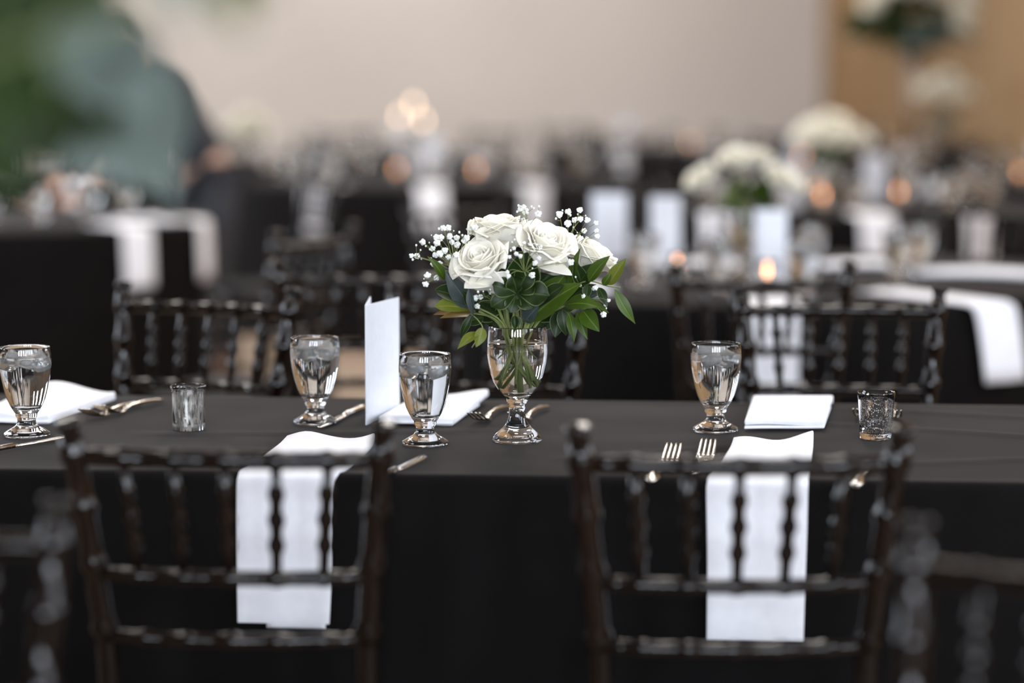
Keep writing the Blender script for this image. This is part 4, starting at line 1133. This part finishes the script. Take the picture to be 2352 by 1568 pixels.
def far_bouquet(p, where, roses, size=1.0, leaf_mesh_=None, spread=0.06, hz=0.25, vase=True):
    """vase + posy; every bloom is a thing"""
    p = Vector((p[0], p[1], TOPZ + 0.001))
    if vase: dup(VASE, p, 0, 'footed glass vase of a blurred rose bouquet ' + where)
    f = thing('greenery', 'green leaves under the blurred roses ' + where, 'foliage', p)
    o = link('leaves', leaf_mesh_ or LEAFY_MID, f); o.location = (0, 0, hz - 0.045)
    o['kind'] = 'stuff'; link('stems', STALK_MESH, f)['kind'] = 'stuff'
    for (dx, dy, dz) in roses:
        b = link('white_rose', ROSE_MESH); b.location = p + Vector((dx, dy, hz + dz)); b.scale = (1.3 * size,) * 3
        ax = Vector((dx * 6, dy * 6 - 0.35, 0.9)); b.rotation_euler = ax.to_track_quat('Z', 'Y').to_euler()
        tag(b, 'blurred white rose in the vase ' + where if len(where.split()) < 7 else 'blurred white rose ' + where, 'rose', 'white roses ' + where)

# T2: round table behind the far chairs, with its own bouquet and candles
T2, R2 = (0.66, 6.46), 0.88
w2 = 'on the big round table'
round_cloth(T2, R2, 'black cloth on the big round table just behind the long table', 2)
hang_napkin(T2, R2, angle_to(T2, 1768, 5.6, R2), 'white napkin hanging off the round table, seen through chair spindles', None, 0)
hang_napkin(T2, R2, angle_to(T2, 2262, 5.8, R2), 'white napkin draped far over the round table, hanging clear of any chair', None, 3)
flat_napkin_obj((0.53, 6.72), R(80), 'white napkin lying flat beside the candle ' + w2)
flat_napkin_obj((0.98, 6.70), R(85), 'white napkin lying flat near the two goblets ' + w2, None)
flat_napkin_obj((1.26, 6.42), R(70), 'long white napkin lying at the outer rim ' + w2, None, 0.13, 0.36)
flat_napkin_obj((0.13, 5.99), R(40), 'white napkin lying behind the vase bouquet leaves ' + w2)
menu_card((at_depth(1562, 560, 6.9).x, 6.9, TOPZ + 0.001), R(178), 'blurred white menu card standing upright left of the middle bouquet', None, 0.085, 0.187, R(30))['label'] = 'blurred menu card clear of the bouquet ' + w2
menu_card((at_depth(1808, 560, 6.25).x, 6.25, TOPZ + 0.001), R(178), 'blurred menu card half behind a candle ' + w2, None, 0.085, 0.187, R(30))
menu_card((at_depth(1440, 560, 7.05).x, 7.05, TOPZ + 0.001), R(175), 'blurred menu card behind baby breath ' + w2, None, 0.105, 0.187, R(30))
gg = 'blurred goblets ' + w2
goblet((at_depth(1480, 640, 6.1).x, 6.10, TOPZ + 0.001), 1, 'blurred goblet at the rim, beside the arching sprig ' + w2)
goblet((at_depth(1862, 600, 6.45).x, 6.45, TOPZ + 0.001), 2, 'blurred goblet behind the candle and card ' + w2)
goblet((at_depth(2062, 600, 6.25).x, 6.25, TOPZ + 0.001), 3, 'blurred goblet of the close pair ' + w2, 'pair of goblets ' + w2)
goblet((at_depth(2112, 600, 6.45).x, 6.45, TOPZ + 0.001), 4, 'blurred goblet of the close pair ' + w2, 'pair of goblets ' + w2)
goblet((at_depth(1650, 600, 5.95).x, 5.95, TOPZ + 0.001), 4, 'blurred goblet in front of the bouquet ' + w2)
goblet((at_depth(1845, 640, 5.85).x, 5.85, TOPZ + 0.001), 5, 'blurred goblet above the tucked chair ' + w2)
votive((at_depth(1556, 610, 6.25).x, 6.25, TOPZ + 0.001), 'lit votive candle beside the flat napkin ' + w2)
votive((at_depth(1763, 585, 6.05).x, 6.05, TOPZ + 0.001), 'lit votive candle before the menu card ' + w2)
far_bouquet((at_depth(1712, 560, 6.46).x, 6.46), w2, [(-0.105, -0.01, -0.015), (-0.025, -0.02, 0.035), (0.02, 0.04, 0.035), (0.072, -0.03, -0.01), (0.100, 0.01, -0.025)], 0.85)
chairs_round(T2, R2, (52, 90, 128), 'blurred black chair on the far side of the big round table', 'chairs on the far side of the round table')

# TL: table behind the near greenery
TL, RL = (-1.90, 8.95), 0.78
wl = 'on the table under the greenery'
round_cloth(TL, RL, 'black cloth on the round table under the tall greenery', 3)
hang_napkin(TL, RL, angle_to(TL, 305, 8.3, RL), 'wide white napkin hanging down the cloth below the tall greenery', None, 0)
hang_napkin(TL, RL, R(-12), 'narrow white napkin hanging at the side of the round table under the greenery', None, 2)
flat_napkin_obj((-1.32, 8.72), R(80), 'white napkin lying on the rim between two hanging ones ' + wl)
votive((at_depth(95, 470, 9.0).x, 9.0, TOPZ + 0.001), 'lit votive candle ' + wl)
for (x, y) in ((-1.72, 8.75), (-1.86, 8.6), (-1.55, 8.9), (-2.0, 8.85), (-1.45, 9.1), (-1.62, 9.2)):
    goblet((x, y, TOPZ + 0.001), x * 9, 'blurred goblet ' + wl, 'goblets ' + wl)
chairs_round(TL, RL, (22, 150, 185), 'blurred black chair beside the round table under the tall greenery', 'chairs around the greenery table')

# TC and the farther tables
def far_table(c, r, name, seed, nap_px=(), nap_ang=(), gob=8, cand=3, chair_ang=(), cards=2):
    rnd = random.Random(seed)
    w = 'on the ' + name
    round_cloth(c, r, 'black cloth ' + w, seed)
    for i, px in enumerate(nap_px): hang_napkin(c, r, angle_to(c, px, 0, r), 'blurred white napkin hanging off the ' + name, 'napkins hanging off the ' + name, i % 3)
    for i, a in enumerate(nap_ang): hang_napkin(c, r, R(a), 'blurred white napkin hanging off the ' + name, 'napkins hanging off the ' + name, i % 3)
    for i in range(gob):
        a = 2 * PI * (i + 0.5) / gob + rnd.uniform(-0.12, 0.12); q = r - rnd.uniform(0.24, 0.32)
        goblet((c[0] + q * math.cos(a), c[1] + q * math.sin(a), TOPZ + 0.001), a, 'blurred goblet ' + w, 'goblets ' + w)
    for i in range(cand):
        a = 2 * PI * i / max(1, cand) + rnd.uniform(-0.3, 0.3); q = rnd.uniform(0.2, 0.28)
        votive((c[0] + q * math.cos(a), c[1] + q * math.sin(a), TOPZ + 0.001), 'lit votive candle ' + w, 'votive candles ' + w)
    for i in range(cards):
        a = 2 * PI * (i + 0.3) / max(1, cards) + rnd.uniform(-0.5, 0.5); q = r - 0.44
        menu_card((c[0] + q * math.cos(a), c[1] + q * math.sin(a), TOPZ + 0.001), R(170) + rnd.uniform(-0.3, 0.3), 'blurred menu card ' + w, 'menu cards ' + w, 0.09, 0.187, R(30))
    chairs_round(c, r, chair_ang, 'blurred black chair at the ' + name, 'chairs at the ' + name)
TC, RC = (-0.38, 12.3), 1.05
far_table(TC, RC, 'middle round table with three hanging napkins', 11, (725, 985, 1228), (), 10, 2, (20, 60, 100, 140, 180), 1)
far_table((-2.15, 13.6), 0.8, 'round table with a short pale bouquet', 12, (), (-60, -100), 8, 0, (-10, 40, 90, 140, 190), 1)
far_bouquet((at_depth(572, 330, 13.5).x, 13.5), 'on the table with a short pale bouquet', [(-0.06, -0.03, 0.0), (0.06, -0.03, -0.01), (0, -0.02, 0.05), (0.0, -0.07, -0.03), (0.05, 0.05, 0.02)], 1.2, None, 0.06, 0.20)
far_table((-0.75, 15.6), 0.8, 'far round table with the tall candles', 13, (), (-45, -80, -120), 8, 0, (10, 60, 110, 150, 200), 1)
far_table((0.98, 16.9), 0.75, 'farthest round table before the pale wall', 14, (), (-60, -110), 8, 1, (-100, -55, -10, 40, 120, 200), 1)
far_table((1.36, 9.9), 0.85, 'round table with the second rose bouquet', 15, (1640,), (-62, -90), 10, 3, (-135, 20, 60, 100, 140), 2)
far_bouquet((at_depth(1908, 300, 9.9).x, 9.9), 'on the table with the second rose bouquet', [(-0.08, -0.02, 0.0), (0.085, -0.02, -0.01), (0, -0.02, 0.045), (0.0, -0.07, 0.0), (0.05, 0.05, 0.02), (-0.05, 0.04, 0.03)], 1.15)
far_table((2.72, 11.9), 0.72, 'round table by the tan wall', 16, (2150,), (-75, -40), 10, 2, (60, 100, 150, 190), 1)
far_table((1.95, 14.1), 0.78, 'round table with the tall arrangement', 17, (), (-70, -110), 8, 2, (-150, 50, 100, 200), 1)
far_table((2.62, 17.6), 0.75, 'farthest table against the tan wall', 18, (), (-80, -120), 6, 1, (-30, 90, 170, 210), 0)
far_bouquet((at_depth(2170, 230, 17.2).x, 17.2), 'on the farthest table against the tan wall', [(-0.10, -0.03, 0.12), (0.10, -0.03, 0.11), (0, -0.02, 0.18), (0.0, -0.07, 0.10), (0.06, 0.05, 0.14), (-0.05, 0.05, 0.16)], 1.6, LEAFY_EUCA, 0.06, 0.24)

# tall candles on the far table
def taper(p, h, label, group):
    t = thing('taper_candle', label, 'candle', p, 0, group)
    MB().lathe([(0, 0), (0.045, 0), (0.046, 0.006), (0.02, 0.010), (0.010, 0.02), (0.009, h * 0.35), (0.016, h * 0.37), (0.016, h * 0.40), (0, h * 0.40)], 20).build('holder', 'glass', t)
    MB().lathe([(0, h * 0.39), (0.011, h * 0.39), (0.0105, h * 0.96), (0.006, h), (0, h)], 14).build('wax', 'wax', t)
    MB().lathe([(0, h + 0.004), (0.008, h + 0.012), (0.0105, h + 0.024), (0.007, h + 0.042), (0, h + 0.062)], 12).build('flame', 'flame_tall', t)
for (px, py, d) in ((918, 266, 15.7), (950, 238, 15.6), (972, 276, 15.5)):
    q = at_depth(px, py, d)
    taper((q.x, d, TOPZ + 0.001), q.z - TOPZ - 0.03, 'lit taper candle of the glowing trio before the pale wall', 'three lit taper candles')

# tall arrangement on a trumpet glass
def tall_arrangement():
    c = Vector((at_depth(2095, 100, 13.9).x, 13.9, TOPZ + 0.001)); h = at_depth(2095, 105, 13.9).z - c.z
    t = thing('trumpet_vase', 'tall clear trumpet vase lifting a flower arrangement before the tan wall', 'vase', c)
    o = [(0, 0), (0.07, 0), (0.072, 0.006), (0.05, 0.014), (0.022, 0.03), (0.018, 0.10), (0.020, h * 0.5), (0.035, h * 0.8), (0.075, h)]
    i = [(0.071, h), (0.031, h * 0.8), (0.015, h * 0.5), (0.012, 0.12), (0, 0.11)]
    MB().lathe(o + i, 28).build('glass', 'glass', t)
    g = thing('greenery', 'dark leaves of the tall arrangement before the tan wall', 'foliage', c + Vector((0, 0, h)))
    for (dx, dy, dz, s, me) in ((0, 0, 0.06, 1.6, LEAFY_DARK), (-0.2, 0, 0.10, 1.5, LEAFY_DARK), (0.2, 0, 0.09, 1.5, LEAFY_EUCA), (0.05, -0.1, 0.03, 1.1, LEAFY_EUCA), (0, 0, 0.25, 1.6, LEAFY_DARK)):
        k = link('leaves', me, g); k.location = (dx, dy, dz); k.scale = (s,) * 3; k['kind'] = 'stuff'
    for (px, py, dy) in ((2025, 18, -0.12), (2085, -15, -0.12), (2135, -5, -0.12), (2195, 25, -0.1), (2190, 68, -0.08), (2050, -60, 0.0), (2150, -70, 0.0), (2215, -20, 0), (2060, 30, 0.1)):
        p = at_depth(px, py, 13.9 + dy); b = link('white_rose', ROSE_MESH); b.location = p; b.scale = (2.1,) * 3
        b.rotation_euler = Vector(((px - 2100) / 90, -0.5, 0.8)).to_track_quat('Z', 'Y').to_euler()
        tag(b, 'blurred white rose of the tall arrangement before the tan wall', 'rose', 'roses of the tall arrangement')
tall_arrangement()

# ------------------------------------------------------------------ near table with tall eucalyptus centrepiece (its leaves fill the upper corner)
NT_C, NT_R = (-0.80, 1.05), 0.60
def near_piece():
    round_cloth(NT_C, NT_R, 'black cloth on the near table carrying the tall eucalyptus', 31)
    base = Vector((-0.58, 1.40, TOPZ + 0.001))
    t = thing('trumpet_vase', 'tall glass vase carrying the near blurred eucalyptus', 'vase', base)
    h = 0.42
    MB().lathe([(0, 0), (0.075, 0), (0.077, 0.006), (0.04, 0.014), (0.018, 0.03), (0.016, 0.10), (0.018, h * 0.5), (0.03, h * 0.8), (0.055, h), (0.051, h), (0.026, h * 0.8), (0.014, h * 0.5), (0.011, 0.12), (0, 0.11)], 32).build('glass', 'glass', t)
    top = base + Vector((0, 0, h - 0.03))
    # branches: (list of leaf specs in pixels with depth)
    rnd = random.Random(77)
    def branch(label, tip, lv, mat, fc):
        path = [Vector(tip), Vector(tip).lerp(top, 0.5) + Vector((0, 0, 0.03)), top, base + Vector((0, 0, 0.16))]
        p0 = Vector(base + Vector((0, 0, 0.16))); tt = thing('eucalyptus_branch', label, 'foliage', p0); inv = Matrix.Translation(-p0)
        MB().tube([inv @ p for p in smoothed(path, 5)], 0.0018, 6).build('stem', 'stem', tt)
        for i, (bx, by, ex, ey, d, w, mt) in enumerate(lv):
            link('leaf', leaf_mesh(at_depth(bx, by, d), at_depth(ex, ey, d - 0.02), w, fc, mt or mat, seed=i, bend=0.06, inv=inv), tt)
    E, D_, Md = 'leaf_euca', 'leaf_dark', 'leaf_mid'
    branch('soft grey-green eucalyptus branch drooping over the blurred chairs', at_depth(300, 200, 1.75),
           [(270, 120, 398, 470, 2.00, 0.050, E), (300, 160, 330, 450, 1.9, 0.055, E), (200, 200, 280, 440, 1.8, 0.050, E), (120, 230, 190, 420, 1.75, 0.045, E), (210, 60, 350, 280, 1.75, 0.06, E), (330, 140, 395, 400, 1.95, 0.05, E), (150, 130, 250, 330, 1.75, 0.06, D_)], E, Vector((0.2, -0.9, 0.4)))
    branch('soft pale eucalyptus branch high over the dark figure', at_depth(150, 60, 1.6),
           [(60, -60, 200, 160, 1.6, 0.06, E), (150, -20, 130, 210, 1.55, 0.06, E), (120, -40, 290, 130, 1.65, 0.05, E), (180, 60, 240, 260, 1.7, 0.055, E), (90, 120, 150, 330, 1.7, 0.055, D_)], E, Vector((0.1, -0.9, 0.4)))
    branch('dark green leafy branch at the very edge of the frame above the greenery table', at_depth(0, 60, 1.6),
           [(20, 100, 60, 360, 1.6, 0.06, D_), (-60, -80, 40, 140, 1.5, 0.07, D_), (0, 60, -10, 330, 1.5, 0.07, D_), (100, -120, 60, 60, 1.5, 0.07, D_), (-80, 150, 60, 390, 1.6, 0.07, D_), (40, 180, 120, 400, 1.7, 0.055, D_), (-40, 300, 60, 470, 1.7, 0.04, D_), (150, -140, 230, 30, 1.55, 0.06, D_), (20, -60, 110, 130, 1.6, 0.06, D_), (-40, 60, 90, 260, 1.65, 0.08, D_), (0, -40, 60, 170, 1.65, 0.08, D_), (60, 200, 140, 360, 1.75, 0.07, D_), (180, 170, 230, 330, 1.78, 0.05, D_), (-20, 230, 20, 420, 1.75, 0.06, D_)] + [(x_, y_, x_ + rnd.uniform(20, 90), y_ + rnd.uniform(150, 220), rnd.uniform(1.45, 1.7), 0.085, D_) for (x_, y_) in ((-190, -200), (-120, -150), (-60, -210), (0, -160), (60, -200), (120, -190), (-170, -30), (-90, -20), (-30, 10), (20, -20), (-160, 120), (-70, 130), (-20, 160), (150, -200))], D_, Vector((0.1, -0.9, 0.4)))
    branch('thin wisp of green leaves at the top edge before the pale wall', at_depth(480, -40, 1.35),
           [(380, -110, 440, 50, 1.32, 0.022, E), (500, -80, 565, 85, 1.35, 0.018, Md), (520, -110, 640, -10, 1.35, 0.018, Md)], E, Vector((0, -0.9, 0.4)))
near_piece()

# ------------------------------------------------------------------ person bending over the table behind the greenery
def skin_figure(name, joints, edges, mat, parent, levels=2, root=0):
    me = bpy.data.meshes.new(name)
    me.from_pydata([j[0] for j in joints], edges, [])
    o = link(name, me, parent)
    sk = o.modifiers.new('skin', 'SKIN')
    lay = me.skin_vertices[0].data
    for i, j in enumerate(joints):
        r = j[1]; lay[i].radius = r if isinstance(r, tuple) else (r, r)
        lay[i].use_root = (i == root)
    sk.use_smooth_shade = True
    sb = o.modifiers.new('sub', 'SUBSURF'); sb.levels = levels; sb.render_levels = levels
    me.materials.append(M[mat])
    return o
def person():
    hip = at_depth(472, 372, 10.0)
    t = thing('person', 'person in dark shirt bending over a table, half hidden by the greenery', 'person', (hip.x, 10.0, 0), R(38))
    z = lambda x, y, zz: (x, y, zz)
    J = [((-0.02, 0, 0.93), (0.105, 0.085)), ((-0.09, 0, 1.03), (0.11, 0.085)), ((-0.22, 0, 1.17), (0.15, 0.11)), ((-0.31, 0, 1.255), (0.10, 0.085)), ((-0.375, 0, 1.30), 0.052), ((-0.42, 0, 1.345), 0.062), ((-0.445, 0, 1.40), (0.088, 0.074)), ((-0.45, 0, 1.455), (0.07, 0.062))]
    E = [(0, 1), (1, 2), (2, 3), (3, 4), (4, 5), (5, 6), (6, 7)]
    for s in (-1, 1):
        b = len(J)
        J += [((-0.28, s * 0.17, 1.225), 0.058), ((-0.40, s * 0.235, 1.02), 0.043), ((-0.60, s * 0.16, 0.855), 0.029), ((-0.66, s * 0.15, 0.815), (0.036, 0.018))]
        E += [(3, b), (b, b + 1), (b + 1, b + 2), (b + 2, b + 3)]
        for k in range(4):
            c = len(J); oy = (k - 1.5) * 0.019
            ln = (0.8, 1.0, 0.95, 0.75)[k]
            J += [((-0.70, s * 0.15 + oy, 0.80), 0.0095), ((-0.70 - 0.04 * ln, s * 0.15 + oy * 1.15, 0.785), 0.0085), ((-0.70 - 0.062 * ln, s * 0.15 + oy * 1.2, 0.772), 0.0075)]
            E += [(b + 3, c), (c, c + 1), (c + 1, c + 2)]
        c = len(J)
        J += [((-0.665, s * 0.15 - s * 0.040, 0.803), 0.0105), ((-0.695, s * 0.15 - s * 0.055, 0.785), 0.009)]
        E += [(b + 3, c), (c, c + 1)]
        b = len(J)
        J += [((0.0, s * 0.095, 0.85), 0.088), ((-0.035, s * 0.105, 0.49), 0.058), ((0.02, s * 0.11, 0.09), 0.038), ((-0.13, s * 0.115, 0.035), (0.035, 0.028))]
        E += [(0, b), (b, b + 1), (b + 1, b + 2), (b + 2, b + 3)]
    skin_figure('body', J, E, 'skin', t, 1)
    SJ = [((0.01, 0, 0.90), (0.165, 0.13)), ((-0.09, 0, 1.03), (0.15, 0.115)), ((-0.22, 0, 1.175), (0.175, 0.128)), ((-0.31, 0, 1.262), (0.115, 0.095)), ((-0.345, 0, 1.29), 0.066)]
    SE = [(0, 1), (1, 2), (2, 3), (3, 4)]
    for s in (-1, 1):
        b = len(SJ); SJ += [((-0.28, s * 0.172, 1.23), 0.073), ((-0.40, s * 0.237, 1.02), 0.055), ((-0.57, s * 0.172, 0.878), 0.042)]
        SE += [(3, b), (b, b + 1), (b + 1, b + 2)]
    skin_figure('shirt', SJ, SE, 'shirt', t, 2)
    TJ = [((-0.01, 0, 0.94), (0.165, 0.13))]; TE = []
    for s in (-1, 1):
        b = len(TJ); TJ += [((0.0, s * 0.095, 0.84), 0.102), ((-0.035, s * 0.105, 0.49), 0.072), ((0.02, s * 0.11, 0.12), 0.058)]
        TE += [(0, b), (b, b + 1), (b + 1, b + 2)]
    skin_figure('trousers', TJ, TE, 'shirt', t, 2)
    hc = Vector((-0.432, 0, 1.425))
    mb = MB(); rows = []
    for i in range(9):
        th = PI * 0.62 * i / 8; rr = []
        for k in range(16):
            a = 2 * PI * k / 16; v = Vector((math.sin(th) * math.cos(a) * 0.098, math.sin(th) * math.sin(a) * 0.083, math.cos(th) * 0.098))
            if math.cos(a) < -0.3 and th > 1.0: v *= 0.86
            rr.append(hc + v)
        rows.append(rr)
    mb.grid(rows[::-1], closed_u=True); o = mb.build('hair', 'hair', t)
    for s in (-1, 1):
        MB().blob((-0.522, s * 0.030, 1.402), 0.010, 8, 6).build('eye', 'eye', t)
        MB().blob((-0.436, s * 0.080, 1.390), 0.030, 8, 6, (0.6, 0.35, 1)).build('ear', 'skin', t)
    MB().tube([(-0.528, 0, 1.405), (-0.548, 0, 1.375), (-0.530, 0, 1.366)], [0.008, 0.013, 0.009], 8).build('nose', 'skin', t)
    MB().blob((-0.505, 0, 1.343), 0.016, 8, 6, (0.6, 1.3, 0.35)).build('mouth', 'skin', t)
    for s in (-1, 1):
        MB().box((-0.045, s * 0.112, 0.035), (0.27, 0.095, 0.07)).build('shoe', 'hair', t)
person()

# ------------------------------------------------------------------ labels of repeats: count them off across the picture
ORD = ('first', 'second', 'third', 'fourth', 'fifth', 'sixth', 'seventh', 'eighth', 'ninth', 'tenth', 'eleventh', 'twelfth')
def count_off():
    groups = {}
    for o in COL.objects:
        if o.parent is None and 'label' in o and 'group' in o: groups.setdefault(o['label'], []).append(o)
    for lab, os_ in groups.items():
        if len(os_) < 2 or len(os_) > 12 or lab.startswith('cut green'): continue
        os_.sort(key=lambda o: o.location.x / max(0.1, o.location.y))
        for i, o in enumerate(os_):
            o['label'] = lab + ', ' + ORD[i] + ' from left'
count_off()
